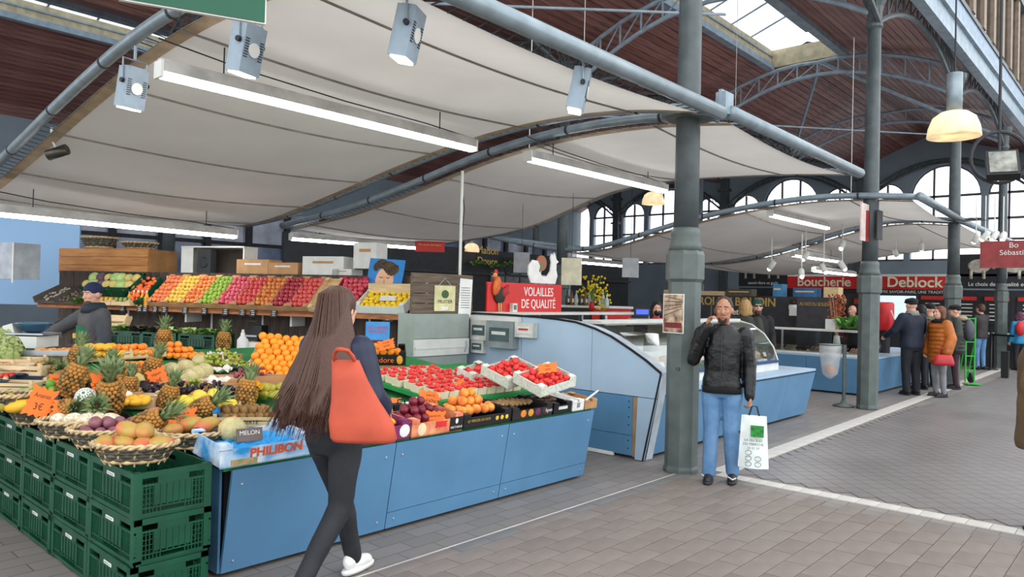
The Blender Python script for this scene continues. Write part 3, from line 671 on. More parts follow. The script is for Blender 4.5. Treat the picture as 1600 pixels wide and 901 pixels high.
def heap(mes, label, cat, c, rx, ry, d, layers=2, rz=0., lie=False, group=None):
    mes = mes if isinstance(mes, list) else [mes]; group = group or label; c = Vector(c)
    for l in range(layers):
        f = 1 - .38 * l; z = d * (.48 + .74 * l)
        ny = int(2 * ry * f / (d * .87)) + 1; nx = int(2 * rx * f / d) + 1
        for j in range(ny + 1):
            for i in range(nx + 1):
                x = (i - nx / 2 + (.5 if (j + l) % 2 else 0)) * d; y = (j - ny / 2) * d * .87
                if (x / (rx * f + 1e-6)) ** 2 + (y / (ry * f + 1e-6)) ** 2 > 1.05: continue
                p = Vector((x * math.cos(rz) - y * math.sin(rz), x * math.sin(rz) + y * math.cos(rz), 0)) + c
                p.z += z + random.uniform(-.05, .05) * d; p.x += random.uniform(-.06, .06) * d; p.y += random.uniform(-.06, .06) * d
                put(random.choice(mes), label, cat, group, p, (R(90) + random.uniform(-.3, .3), random.uniform(-.3, .3), random.uniform(0, 6.28)) if lie else None)
def open_box(L, W, H, m, name='box_body', th=.008, cut=True):
    b = MB(); b.span((-L / 2, -W / 2, 0), (L / 2, W / 2, th))
    for s in (-1, 1):
        b.box((0, s * (W / 2 - th / 2), H * .4), (L, th, H * .8)); b.box((s * (L / 2 - th / 2), 0, H / 2), (th, W - 2 * th, H))
        for e in (-1, 1):
            if cut: b.box((e * (L / 2 - .035), s * (W / 2 - th / 2), H * .88), (.07, th, H * .26)); b.box((e * (L / 2 - .03), s * (W / 2 - .03), H + .003), (.055, .055, .006))
    return b.mesh(name, m)
# ---------------------------------------------------------------- pineapples
pine_m = mat('pineapple_skin', '#b5803c', .6, c2='#6f5428', scale=24, kind='voronoi'); leaf_m = mat('pineapple_leaf', '#5e7a4c', .5, c2='#8a9a6c', scale=10)
def pineapple_meshes():
    b = MB(); n, k = 14, 10
    for i in range(k):
        z = -.085 + .17 * i / (k - 1); r = .058 * (1 - .35 * abs(2 * i / (k - 1) - 1) ** 2.5)
        for j in range(n // 1):
            if (i + j) % 1 == 0:
                a = 2 * math.pi * (j + .5 * (i % 2)) / n; b.ell((r * math.cos(a), r * math.sin(a), z), (.014, .014, .013), 5, 4)
    b.ell((0, 0, 0), (.056, .056, .092), 12, 8)
    body = b.mesh('pineapple_body', pine_m, True)
    c = MB(); rnd = random.Random(3)
    for l in range(26):
        a = l * 2.4; t = l / 26; L = .07 + .075 * (1 - abs(t - .55)); out = .75 * (1 - t) + .12
        d = Vector((math.cos(a), math.sin(a), 0)); p0 = d * .012 + Vector((0, 0, .08 + .03 * t)); w = .011
        sd = Vector((-d.y, d.x, 0)); pts = [p0, p0 + d * L * .35 * out + Vector((0, 0, L * .5)), p0 + d * L * .9 * out + Vector((0, 0, L * (1.0 - .35 * out)))]
        c.add([pts[0] - sd * w * .7, pts[0] + sd * w * .7, pts[1] + sd * w, pts[1] - sd * w, pts[2]], [(0, 1, 2, 3), (3, 2, 4)])
    return body, c.mesh('crown', leaf_m)
PB, PC = pineapple_meshes()
def pineapple(u, v, label, tilt=(0., 0.), up=.09, sc=1., yaw=0., loc=None):
    p = loc or onT(u, v) + Vector((0, 0, up * sc))
    t = thing('pineapple', label, 'pineapple', p, 0, 'pineapples on the display'); t.rotation_euler = (tilt[0], tilt[1], yaw); t.scale = (sc,) * 3
    link('body', PB, t); c = link('crown', PC, t); c.rotation_euler = (0, 0, random.uniform(0, 6)); return t
for u, v, l, tl, up, sc in (
    (66, 588, 'pineapple lying in the pale wooden box at the left', (1.35, .3), .06, .95), (88, 592, 'pineapple lying behind the brown papayas', (1.3, -.2), .06, .9),
    (113, 622, 'upright pineapple leaning left beside the white netted fruit', (.15, .35), .1, 1.25), (172, 606, 'upright pineapple behind the tall orange price card', (0, .05), .09, 1.),
    (187, 618, 'small pineapple in front of the tall orange price card', (0, 0), .08, .9), (236, 598, 'upright pineapple beside the cantaloupe melons', (.1, .3), .09, 1.1),
    (256, 551, 'tall pineapple standing among the mandarins at the back', (0, 0), .1, 1.15), (349, 548, 'pineapple behind the green grapes', (0, .05), .08, 1.1),
    (103, 652, 'pineapple lying beside the pink price card', (1.35, .9), .06, .95), (148, 655, 'pineapple lying behind the netted pears', (1.2, -.7), .06, 1.1),
    (202, 622, 'dark pineapple standing beside the crumpled paper', (0, .1), .08, .9), (172, 650, 'pineapple with a wide open crown behind the passion fruit', (.35, -.2), .1, 1.3),
    (228, 690, 'pineapple leaning between the passion fruit and mangoes', (.7, .9), .09, 1.15), (262, 640, 'pineapple with spiky crown beside the dragon fruit', (.2, .2), .08, 1.),
    (312, 662, 'pineapple with a blue paper tag', (.6, .8), .08, 1.1), (384, 640, 'pineapple with a yellow and red tag above the kiwis', (-.1, .25), .09, 1.15), (120, 575, 'pineapple with tall crown in front of the vendor', (0, .2), .08, 1.05)):
    t = pineapple(u, v, l, tl, up, sc)
    if 'tag' in l: MB().box((.05, -.03, .075), (.05, .05, .03), (.3, .3, .4)).build('paper_tag', mat('blue_tag', '#2d84c4', .6) if 'blue' in l else mat('yellow_tag', '#e8a01e', .6), t)
# ---------------------------------------------------------------- price cards
def jag(w, h, n=7, a=.09):
    rnd = random.Random(int(w * 1000 + h * 77)); p = []
    for sx, sy, ex, ey in ((-1, -1, 1, -1), (1, -1, 1, 1), (1, 1, -1, 1), (-1, 1, -1, -1)):
        for k in range(n):
            f = k / n; x, y = sx + (ex - sx) * f, sy + (ey - sy) * f; s = 1 - (a * 2 if k % 2 else 0)
            p.append((x * w / 2 * s, y * h / 2 * s))
    return p
CAMP = Vector((0, 0, CAMH))
def card(p, w, h, lines, label, tilt=20., roll=0., m=orange_card):
    d = (CAMP - Vector(p)); yaw = math.atan2(d.y, d.x) + R(90)
    t = thing('price_card', label, 'price card', p, yaw, 'orange jagged price cards'); t.rotation_euler = (R(90 - tilt), R(roll), yaw)
    MB().prism(jag(w, h), (0, 0, -.001), (1, 0, 0), (0, 1, 0), .002).build('card', m, t)
    for i, s in enumerate(lines): text('handwriting', s, h * (.2 if i < len(lines) - 1 else .3), ink, t, (0, h * (.2 - .36 * i / max(1, len(lines) - 1)), .0015), (0, 0, R(4)), .0003, sx=.8)
for u, v, up, w, h, ln, l, tl, ro in (
    (89, 597, .1, .1, .12, ['Papaye', '2€90'], 'small orange price card among the papayas', 10, 0), (63, 628, .1, .15, .2, ['Ananas', '3€'], 'orange star-edged price card leaning over the limes', 20, 20),
    (108, 640, .06, .2, .13, ['Mangue', '2€50'], 'pale orange price card behind the empty basket', 45, 10), (160, 610, .17, .13, .24, ['Caramelo', 'Pièce', '2€'], 'tall orange price card between two pineapples', 8, -5),
    (247, 590, .1, .14, .17, ['Melon', '3€'], 'orange price card folded beside the melons', 30, -25), (284, 652, .07, .18, .13, ['Fruit de la', 'passion', '1€50'], 'orange price card above the dragon fruit', 20, 0),
    (350, 676, .05, .2, .17, ['Mangue avion', '4€59'], 'orange price card above the mango and avocado basket', 40, -25),
    (672, 622, .1, .19, .13, ['fraise kg', '6€60kg'], 'orange price card on the near strawberry punnets', 25, 5), (715, 606, .12, .16, .13, ['fraise', '3€'], 'tilted orange price card in the middle of the strawberries', 40, -30),
    (607, 628, .03, .2, .13, ['Mûre', '3€50'], 'orange price card lying beside the black berries', 65, 0), (680, 655, .08, .15, .13, ['nectarine', '3€60kg'], 'orange price card above the dark plums', 20, 0)):
    card(onT(u, v, up), w, h, ln, l, tl, ro)
# ---------------------------------------------------------------- front baskets and their fruit
for u, v, rx, ry, l in ((211, 722, .205, .15, 'wicker basket of red mangoes at the crate corner'), (163, 698, .19, .145, 'wicker basket of passion fruit, second from the corner'), (112, 683, .19, .145, 'wicker basket of white netted pears'), (66, 662, .2, .15, 'nearly empty wicker basket left of the netted pears')):
    p = onZ(u, v, .703); basket(p, rx, ry, .105, l, R(-40))
    c = p + Vector((0, 0, .03))
    if 'mango' in l: heap(M_MANGO, 'red and green mango in the wicker basket at the crate corner', 'mango', c + Vector((0, 0, .03)), .15, .1, .09, 2, R(-40), True)
    elif 'passion' in l: heap(M_PASSION, 'wrinkled passion fruit in the second wicker basket', 'passion fruit', c + Vector((0, 0, .03)), .14, .1, .066, 2, R(-40))
    elif 'netted' in l and 'nearly' not in l:
        net = fm('netted_pear', mat('white_foam_net', '#e8dfcf', .7, c2='#c9b48a', scale=60, kind='voronoi'), longp(.045, 1.4))
        for k in range(5): put(net, 'pear in white foam netting in a wicker basket', 'pear', 'foam netted pears', c + Vector((-.06 + .06 * k, .06 - .05 * k, .07)), (1.2, 0, k))
p = onT(302, 700) + Vector((0, 0, .003)); basket(p, .21, .16, .1, 'wicker basket of mangoes and avocados beside the blue box', R(-30))
for k, (me, dx, dy, dz, l) in enumerate(((M_MANGO, -.09, .02, .1, 'red mango on the left of the mango and avocado basket'), (M_MANGO, .0, .05, .13, 'orange mango at the back of the mango and avocado basket'), (M_MANGO, .06, .0, .13, 'green and red mango on top of the mango and avocado basket'), (M_AVO, -.01, -.07, .09, 'dark avocado at the front of the mango and avocado basket'), (M_AVO, .1, -.05, .09, 'dark avocado at the right of the mango and avocado basket'), (M_PEACH, .13, .02, .1, 'red pomegranate in the mango and avocado basket'))):
    put(me, l, 'avocado' if 'avocado at' in l else 'pomegranate' if 'pome' in l else 'mango', None, p + Vector((dx, dy * 1 - dx * .6, dz)), (1.3, 0, k * .8), 1.1)
# ---------------------------------------------------------------- loose heaps on the display
heap(M_MAND, 'mandarin in the tilted wooden box by the pineapple', 'mandarin', onT(200, 556, .03), .26, .12, .066, 2, R(-10))
heap(M_MAND, 'loose mandarin heaped beside the cantaloupes', 'mandarin', onT(212, 585), .2, .13, .066, 2, R(-30))
heap(M_MAND, 'mandarin heaped behind the cantaloupes', 'mandarin', onT(272, 560), .24, .12, .066, 3, R(-30))
heap(M_YMANGO, 'yellow mango in the open wooden box', 'mango', onT(150, 560, .03), .24, .12, .08, 2, R(-10), True)
heap(M_PEACH, 'pale red tomato in the wooden box at the back', 'tomato', onT(100, 556, .03), .2, .08, .075, 1, R(-10))
for k, (u, v) in enumerate(((267, 579), (290, 574), (313, 565), (296, 590), (319, 580), (281, 596), (306, 584))): put(M_MELON, 'striped cantaloupe melon in the middle of the display', 'melon', 'cantaloupe melons', onT(u, v, .07), (random.uniform(-.4, .4), random.uniform(-.4, .4), k), 1.05)
put(M_GALIA, 'smooth pale galia melon behind the black grapes', 'melon', None, onT(211, 596, .07)); put(M_GALIA, 'pale galia melon lying on crumpled paper', 'melon', None, onT(203, 612, .04))
for i in range(4): put(M_POTATO, 'brown papaya among the lying pineapples', 'papaya', 'brown papayas', onT(82 + 22 * i, 596 - 3 * (i % 2), .05), (1.45, .2, .4 + i), 1.2)
for i in range(3): put(M_GREENM, 'large brown papaya on top of the papaya pile', 'papaya', 'large papayas', onT(98 + 26 * i, 589, .1), (1.45, .1, .3 + i), 1.1)
heap(M_LIME, 'green avocado beside the orange star card', 'avocado', onT(88, 618), .12, .08, .07, 2)
heap(M_LIME, 'green lime left of the orange star card', 'lime', onT(46, 622), .14, .07, .066, 1)
heap(M_QUINCE, 'yellow pear heaped behind the blue tagged pineapple', 'pear', onT(322, 640, .02), .2, .1, .085, 2, R(-35), True)
heap(M_PEAR, 'green pear beside the hair of the woman', 'pear', onT(406, 624, .03), .13, .1, .08, 2, R(-35), True)
heap(M_KIWI, 'brown kiwi in the pale wooden crate', 'kiwi', onT(383, 655, .03), .22, .12, .054, 2, R(-38))
heap(M_PASSION, 'purple passion fruit between two pineapples', 'passion fruit', onT(222, 668), .12, .06, .066, 1, R(-35))
dragon = fm('dragon_fruit', mat('dragon_fruit_skin', '#d63a6e', .5, c2='#e87898', scale=20, bump=.6, bscale=40), longp(.045, 1.3))
for i in range(3): put(dragon, 'pink spiky dragon fruit beside a pineapple crown', 'dragon fruit', 'pink dragon fruits', onT(222 + 9 * i, 655 - 4 * i, .05), (1.2, 0, i))
netf = thing('netted_melon', 'long white netted fruit leaning between the pineapples', 'melon', onT(137, 628, .09), 0); netf.rotation_euler = (1.0, .1, -.6)
MB().lathe(longp(.07, 2.), 14).build('fruit', mat('green_netted', '#5f7d4a', .6), netf, True)
nb = MB()
for k in range(10):
    for s in (-1, 1): nb.tube([(.073 * math.sin(math.pi * (i + .5) / 13) ** .9 * math.cos(s * i * .45 + k * .628), .073 * math.sin(math.pi * (i + .5) / 13) ** .9 * math.sin(s * i * .45 + k * .628), -.142 * math.cos(math.pi * (i + .5) / 13)) for i in range(13)], .004, 4)
nb.build('net', white_paint, netf)
g_green = grapes('#a9b544', '#8c9e38', 'green_grapes'); g_red = grapes('#7b2c42', '#9b4a58', 'red_grapes', 60, .12, .015); g_black = grapes('#241a26', '#3a2a38', 'black_grapes', 60, .12, .014)
for u, v, me, l in ((347, 558, g_green, 'green grapes in white paper behind the red grapes'), (367, 572, g_green, 'green grapes in white paper nearest the oranges'), (396, 588, g_red, 'heap of red grapes in front of the oranges'), (268, 612, g_black, 'black grapes in a polka dot wrapper'), (327, 612, g_black, 'black grapes in white paper beside the black labelled carton')):
    t = put(me, l, 'grapes', None, onT(u, v, .05), (0, 0, R(-35)), 1.15)
paper = mat('crumpled_white_paper', '#e9e2da', .85, var=.06, bump=.6, bscale=18); polka = mat('polka_wrapper', '#2a1d22', .5)
def crumple(u, v, sx, sy, h, label, m, up=.0, cup=True):
    c = onT(u, v, up); rnd = random.Random(u * 7 + v)
    off = [(rnd.uniform(0, 9), rnd.uniform(0, 9)) for _ in range(2)]
    def fn(a, b):
        x, y = (a - .5) * 2, (b - .5) * 2; r = math.hypot(x, y)
        z = h * (.35 + (.45 * r if cup else .4 * (1 - r))) * (.5 + 1.1 * abs(noise.noise(Vector((x * 2 + off[0][0], y * 2 + off[0][1], 0))))) + .02 * noise.noise(Vector((x * 6, y * 6, off[1][0])))
        p = Vector((x * sx, y * sy, 0)); p.rotate(Euler((0, 0, R(-38)))); q = c + p; q.z = tabz(q.y) + up + max(.004, z); return q
    return tag(MB().sheet(fn, 14, 14).build('wrapping_paper', m, None, True), label, 'paper')
for a in ((347, 562, .12, .1, .09, 'white paper wrapped round the rear green grapes', paper), (367, 578, .13, .1, .09, 'white paper wrapped round the front green grapes', paper), (325, 598, .2, .16, .07, 'crumpled white fruit paper in the middle of the display', paper), (330, 584, .16, .1, .08, 'white plastic bag with orange print beside the melons', paper), (350, 607, .22, .12, .08, 'crumpled white paper round the black grapes', paper), (262, 616, .17, .12, .11, 'black polka dot wrapper under the black grapes', polka), (195, 618, .12, .09, .06, 'crumpled pale paper behind the open crowned pineapple', paper), (222, 630, .12, .09, .07, 'crumpled paper under the dark pineapple', paper)):
    o = crumple(*a)
    if a[-1] is polka:
        for k in range(16):
            f = random.choice(o.data.polygons); d = MB().lathe([(.012, 0), (.012, .002)], 10).build('polka_dot', mat('red_dot', '#d8434a', .6), o); d.location = f.center + f.normal * .002; d.rotation_euler = f.normal.to_track_quat('Z', 'Y').to_euler()
# wooden boxes
def wood_crate(p, L, W, H, label, rz=0., tilt=(0, 0), m=wood_pale, grp=None):
    t = thing('wooden_crate', label, 'crate', p, rz, grp); t.rotation_euler = (tilt[0], tilt[1], rz)
    for s in (-1, 1):
        MB().box((0, s * W / 2, H * .35), (L, .008, H * .45)).build('slat', m, t); MB().box((0, s * W / 2, H * .83), (L, .008, H * .3)).build('slat', m, t)
        MB().box((s * L / 2, 0, H / 2), (.012, W, H)).build('end_board', m, t)
        for e in (-1, 1): MB().box((s * (L / 2 - .012), e * (W / 2 - .012), H / 2 + .01), (.022, .022, H + .02)).build('corner_post', m, t)
    MB().box((0, 0, .004), (L, W, .006)).build('bottom', m, t); return t
for u, v, L, W, H, l, rz, tl in ((200, 560, .56, .28, .07, 'pale wooden box of mandarins tilted up at the right', R(-8), (0, -.06)), (150, 563, .52, .28, .07, 'pale wooden box of yellow mangoes', R(-8), (0, -.06)), (100, 562, .4, .2, .09, 'pale wooden box of tomatoes before the vendor', R(-8), (0, -.06)), (40, 590, .36, .26, .1, 'pale wooden box with a lying pineapple at the left', R(-45), (0, 0)), (28, 612, .3, .2, .07, 'small wooden box with paper flaps at the left edge', R(-45), (0, 0)), (390, 662, .42, .26, .07, 'pale wooden crate of kiwis with black print', R(-38), (.05, 0)), (20, 573, .4, .24, .07, 'white tray of berries under plastic at the left edge', R(-45), (0, 0))):
    t = wood_crate(onT(u, v) + Vector((0, 0, .004)), L, W, H, l, rz, tl)
    if 'kiwis' in l: text('crate_print', 'LA FIERTÉ', .035, ink, t, (0, -W / 2 - .005, .035), (R(90), 0, 0), .0004)
for i, (u, v) in enumerate(((12, 590), (30, 580), (15, 572), (40, 572))): heap(M_BERRY, 'red berry in the trays at the left edge', 'berry', onT(u, v, .03), .06, .05, .034, 1, group='red berries at the left edge')
t = thing('clear_film', 'crinkled clear film over the berry trays at the left edge', 'film', (0, 0, 0)); c = onT(35, 572, .07)
MB().sheet(lambda a, b: c + Vector(((a - .5) * .5, (b - .5) * .5, .03 * noise.noise(Vector((a * 5, b * 5, 0))))), 10, 10).build('film', mat('clear_film', '#d8d4d0', .2, alpha=.55), t, True)
art = MB(); rnd = random.Random(5)
for l in range(30):
    a = l * 2.4; tt = l / 30; d = Vector((math.cos(a), math.sin(a), 0)); r = .05 * (1 - tt * .7); p0 = d * r + Vector((0, 0, -.04 + .08 * tt)); sd = Vector((-d.y, d.x, 0))
    art.add([p0 - sd * .022, p0 + sd * .022, p0 + d * .012 + Vector((0, 0, .03)) + sd * .016, p0 + d * .012 + Vector((0, 0, .03)) - sd * .016, p0 + d * .004 + Vector((0, 0, .05))], [(0, 1, 2, 3), (3, 2, 4)])
art.ell((0, 0, -.005), (.05, .05, .055), 10, 7); M_ART = art.mesh('artichoke', mat('artichoke_green', '#8a9a52', .7, c2='#a9b27a', scale=20))
for k, (u, v) in enumerate(((6, 545), (14, 530), (2, 530), (22, 548), (12, 556))): put(M_ART, 'green artichoke at the left edge beside the scale', 'artichoke', 'green artichokes', onT(u, v, .07), None, 1.5)
for k in range(4): put(M_PEAR, 'pale green apple in the dark basket at the left edge', 'apple', 'apples at the left edge', onT(4 + k * 6, 630 - 3 * (k % 2), .06))
put(M_YMANGO, 'single yellow mango beside the empty basket', 'mango', None, onT(30, 634, .05), (1.4, 0, 1), 1.4)
basket(onT(8, 640), .17, .13, .1, 'dark wicker basket of pale apples at the left edge', R(-40))
for u, v, L, W, H, l, hv in ((352, 618, .46, .32, .08, 'brown carton with a black label holding wrapped black grapes', 0), (268, 624, .44, .3, .07, 'shallow brown carton under the polka dot wrapper', 0), (420, 612, .4, .3, .12, 'brown carton of green pears beside the oranges', 1), (325, 600, .5, .3, .06, 'shallow brown carton of paper wrapped grapes', 0), (226, 606, .4, .28, .06, 'shallow brown carton beside the galia melons', 0), (322, 642, .46, .3, .06, 'pale carton of yellow pears', 0), (190, 632, .5, .3, .06, 'pale carton behind the crowned pineapples', 0), (330, 568, .5, .3, .06, 'brown carton behind the cantaloupes', 0), (60, 606, .4, .3, .07, 'dark blue carton of limes at the table edge', 0)):
    t = thing('fruit_carton', l, 'carton', onT(u, v) + Vector((0, 0, .003)), R(-38)); t.rotation_euler = (math.atan(TS) * .8, 0, R(-38)); link('carton_body', open_box(L, W, H, (mat('navy_card', '#2b3a4c', .7) if 'blue' in l else wood_pale if 'pale' in l else card_brown), 'carton_body'), t)
    if 'label' in l: MB().box((.0, -W / 2 - .002, H * .5), (.2, .003, .05)).build('black_label', black, t)
    if 'yellow' in l or 'crowned' in l:
        MB().box((0, 0, H * .4), (L * .95, W * .93, .004)).build('liner', paper, t)
heap(M_QUINCE, 'yellow pear in the pale carton', 'pear', onT(318, 636, .05), .2, .12, .085, 1, R(-38), True)
heap(M_PEAR, 'green pear in the brown carton beside the oranges', 'pear', onT(420, 614, .06), .15, .1, .08, 1, R(-38), True)
heap(M_YMANGO, 'small yellow fruit in the pale carton behind the pineapples', 'mango', onT(190, 634, .04), .2, .1, .075, 1, R(-38), True)
put(g_green, 'green grapes spilling from white paper beside the melons', 'grapes', None, onT(303, 606, .06), (0, 0, .5), 1.); put(g_green, 'green grapes in the carton behind the cantaloupes', 'grapes', None, onT(330, 570, .05), (0, 0, .2), 1.3)
# oranges stepped pile
d1, d2 = Vector((.72, -.69, 0)), Vector((.69, .72, 0))
o0 = onT(388, 598)
for j in range(9):
    for i in range(6):
        p = o0 + d1 * (.07 * i + .035 * (j % 2) + random.uniform(-.008, .008)) + d2 * (.052 * j + random.uniform(-.008, .008)); p.z = tabz(p.y) + .045 + .036 * j + random.uniform(-.006, .006)
        put(M_ORANGE, 'orange in the %s row up of the big stepped orange pile' % ORD[j], 'orange', 'oranges in the %s row of the stepped pile' % ORD[j], p)
t = thing('sloping_board', 'brown cardboard rack under the stepped orange pile', 'rack', o0 + d1 * .22 + d2 * .25, math.atan2(-.69, .72))
MB().box((0, 0, .1), (.58, .56, .03), (R(36), 0, 0)).box((0, .22, .14), (.58, .02, .22)).box((0, -.28, .03), (.6, .012, .1)).build('board', card_brown, t)
# ---------------------------------------------------------------- labelled boxes along the front edge
def front_box(x0, x1, depth, H, m, label, name='fruit_box', y0=3.855, extra=None):
    L = x1 - x0; t = thing(name, label, 'box', ((x0 + x1) / 2, y0 + depth / 2, tabz(y0 + depth / 2) + .002)); t.rotation_euler = (math.atan(TS), 0, 0)
    link('box_body', open_box(L - .006, depth, H, m), t); return t
cloud = mat('blue_sky_print', '#2b95d6', .6, c2='#e6f0f6', scale=9, var=.3)
t = front_box(1.95, 2.52, .36, .13, [cloud], 'blue melon box printed PHILIBON with clouds on the near corner')
text('brand_print', 'PHILIBON', .07, mat('orange_red_print', '#dd5a34', .6), t, (.06, -.183, .066), FACE_NY, .0006, bold=.002, sx=1.1)
MB().box((-.14, -.1825, .025), (.16, .003, .035)).build('house_print', mat('village_print', '#8a8a4a', .7, c2='#c9a888', scale=30), t); MB().box((-.2625, -.06, .06), (.003, .13, .07)).build('info_label', white_paint, t)
mb = MB(); mb.sheet(lambda a, b: Vector(((a - .5) * .4, (b - .5) * .26, .07 + .06 * abs(noise.noise(Vector((a * 6, b * 6, 2)))))), 12, 10); mb.build('blue_tissue', mat('blue_tissue', '#2f9fe0', .7), t)
put(M_MELON, 'striped melon in the blue printed box', 'melon', None, (2.16, 4.12, tabz(4.12) + .13), (.2, .1, 0), 1.15)
t2 = MB().box((0, 0, 0), (.15, .004, .075)).build('box_card', mat('taupe_card', '#75635c', .6)); t2.location = (2.2, 3.99, .78); t2.rotation_euler = (-.3, 0, -.2); tag(t2, 'taupe MELON card standing in the blue printed box', 'sign'); text('card_print', 'MELON', .035, white_paint, t2, (0, -.003, .01), FACE_NY, .0004)
t = front_box(2.56, 2.88, .36, .12, [mat('pink_print', '#b8577e', .6, c2='#e6d4da', scale=12)], 'pink printed fruit box mostly hidden by the woman')
t = front_box(2.9, 3.3, .38, .125, [mat('purple_print', '#7d2a5c', .6, var=.06)], 'purple fruit box printed CAPEFIVE')
text('brand_print', 'CAPEFIVE', .042, white_paint, t, (-.03, -.193, .05), FACE_NY, .0005, bold=.001); MB().ell((.15, -.192, .06), (.045, .003, .045), 14, 6).build('stripe_logo', white_paint, t); MB().ell((-.03, -.192, .092), (.02, .003, .018), 10, 6).build('mark', white_paint, t)
heap(M_YMANGO, 'yellow mango in the purple printed box', 'mango', (3.12, 4.08, tabz(4.08) + .04), .15, .12, .08, 1, 0, True)
peachprint = mat('peach_photo_print', '#d2654a', .6, c2='#e9a478', scale=14)
t = front_box(3.31, 3.8, .34, .12, [peachprint], 'box of dark nectarines with peach photo and NECTARINE print')
MB().box((.18, -.1725, .055), (.13, .003, .1)).build('black_label', black, t); text('label_print', 'NECTARINE', .022, white_paint, t, (.18, -.175, .03), FACE_NY, .0004); MB().ell((.18, -.1745, .075), (.014, .002, .02), 10, 6).build('logo', white_paint, t); MB().ell((-.15, -.1725, .05), (.04, .003, .045), 14, 6).build('cut_peach_print', mat('cut_peach', '#f0d9b0', .6), t); MB().prism(jag(.11, .045, 5), (.03, -.1735, .07), (1, 0, 0), (0, 0, 1), .002).build('red_badge', mat('red_badge', '#d62f2a', .5), t)
heap(M_PLUM, 'dark red nectarine in the peach printed box', 'nectarine', (3.55, 4.08, tabz(4.08) + .045), .22, .15, .07, 3)
t = front_box(3.81, 4.33, .34, .1, [black], 'box of yellow and red peaches with a black front')
text('label_print', 'LE VERGER DU SUD', .028, mat('gold_print', '#b99a4a', .5), t, (-.1, -.175, .055), FACE_NY, .0004)
for k in range(3): MB().ell((.1 + .055 * k, -.1725, .05), (.018, .002, .018), 12, 6).build('fruit_icon', mat('yellow_icon', '#d9b43c', .5), t)
heap(M_PEACH, 'yellow and red peach in the black fronted box', 'peach', (4.08, 4.09, tabz(4.09) + .045), .24, .15, .08, 3)
t = front_box(4.35, 4.85, .34, .1, [mat('dark_fruit_print', '#2a2226', .6)], 'dark printed box of dried figs')
for k, c in enumerate(('#e58a2c', '#e8a03a', '#6a2f52', '#3c2c24')): MB().ell((-.12 + .09 * k, -.1725, .05), (.035, .003, .03), 12, 6).build('fruit_print', mat('fruit_print_%d' % k, c, .6), t)
text('label_print', 'figues', .04, white_paint, t, (.2, -.175, .05), FACE_NY, .0004)
heap(fm('fig', mat('dried_fig', '#a58458', .8, c2='#7d5f3c', scale=20), longp(.02, .8), 8), 'dried fig in the dark printed box', 'fig', (4.58, 4.08, tabz(4.08) + .06), .2, .14, .05, 1)
t = front_box(4.87, 5.12, .3, .09, [black], 'small black box of dates'); MB().box((0, -.1525, .05), (.12, .003, .025)).build('white_print', off_white, t)
heap(fm('date', mat('brown_date', '#4a2c20', .4, c2='#6a4230', scale=20), longp(.014, 1.3), 8), 'brown date in the small black box', 'date', (4.99, 4.07, tabz(4.07) + .06), .1, .11, .032, 2, 0, True)
t = front_box(5.13, 5.3, .34, .09, [white_paint], 'white cardboard box with printed square at the end of the counter'); MB().box((.0, -.1725, .05), (.04, .003, .04)).build('print_square', mat('grey_print', '#8a8a88', .6, kind='voronoi', scale=200), t)
t = front_box(5.31, 5.5, .3, .08, [card_brown], 'empty brown cardboard box at the far counter corner'); MB().bar((-.1, -.16, .09), (.16, -.1, .14), .012).build('loose_flap', white_paint, t)
# ---------------------------------------------------------------- strawberries
st = thing('green_stand', 'green painted sloping stand under the strawberry punnets', 'stand', (0, 0, 0))
stz = lambda y: .775 + .1 * (y - 4.3)
green_paint = mat('green_paint', '#1f8b45', .6)
MB().add([(x, y, stz(y) + dz) for dz in (-.035, 0) for x, y in ((4.0, 4.3), (5.52, 4.3), (5.52, 5.6), (4.0, 5.6))], [(3, 2, 1, 0), (4, 5, 6, 7), (0, 1, 5, 4), (1, 2, 6, 5), (2, 3, 7, 6), (3, 0, 4, 7)]).build('top_board', green_paint, st)
for x in (4.05, 5.47):
    for y in (4.34, 5.5): MB().span((x - .03, y - .02, tabz(y) + .001), (x + .03, y + .02, stz(y) - .03)).build('leg', green_paint, st)
pun = MB(); n = 4
for s in (-1, 1): pun.box((s * .05, 0, .03), (.003, .1, .06), (0, s * .12, 0)); pun.box((0, s * .05, .03), (.1, .003, .06), (-s * .12, 0, 0))
pun.box((0, 0, .002), (.095, .095, .004)); PUN = pun.mesh('punnet', mat('pale_punnet_wood', '#e6d9bd', .7, var=.08))
nber = 0; bst = MB()
for j in range(8):
    for i in range(9):
        x, y = 4.07 + i * .112 + .03 * (j % 2), 4.4 + j * .125
        if x > 5.0 - .0 * j or (j > 5 and i > 6): continue
        put(PUN, 'pale wood punnet of strawberries in the %s row from the front' % ORD[j], 'punnet', 'strawberry punnets of the %s row' % ORD[j], (x, y, stz(y) + .001), (math.atan(.1), 0, random.uniform(-.06, .06)))
        for k in range(5):
            p = Vector((x + random.uniform(-.032, .032), y + random.uniform(-.032, .032), stz(y) + .055 + random.uniform(0, .014)))
            if nber < 250:
                put(M_BERRY, 'ripe strawberry in a pale punnet of the %s row' % ORD[j], 'strawberry', 'strawberries in the %s punnet row' % ORD[j], p, None, 1.15); nber += 1
            else: bst.ell(p, (.018, .018, .02), 6, 5)
tag(bst.build('strawberries', MATS['strawberry_skin'], None, True), 'red strawberries filling the rearmost punnets', 'strawberry', kind='stuff')
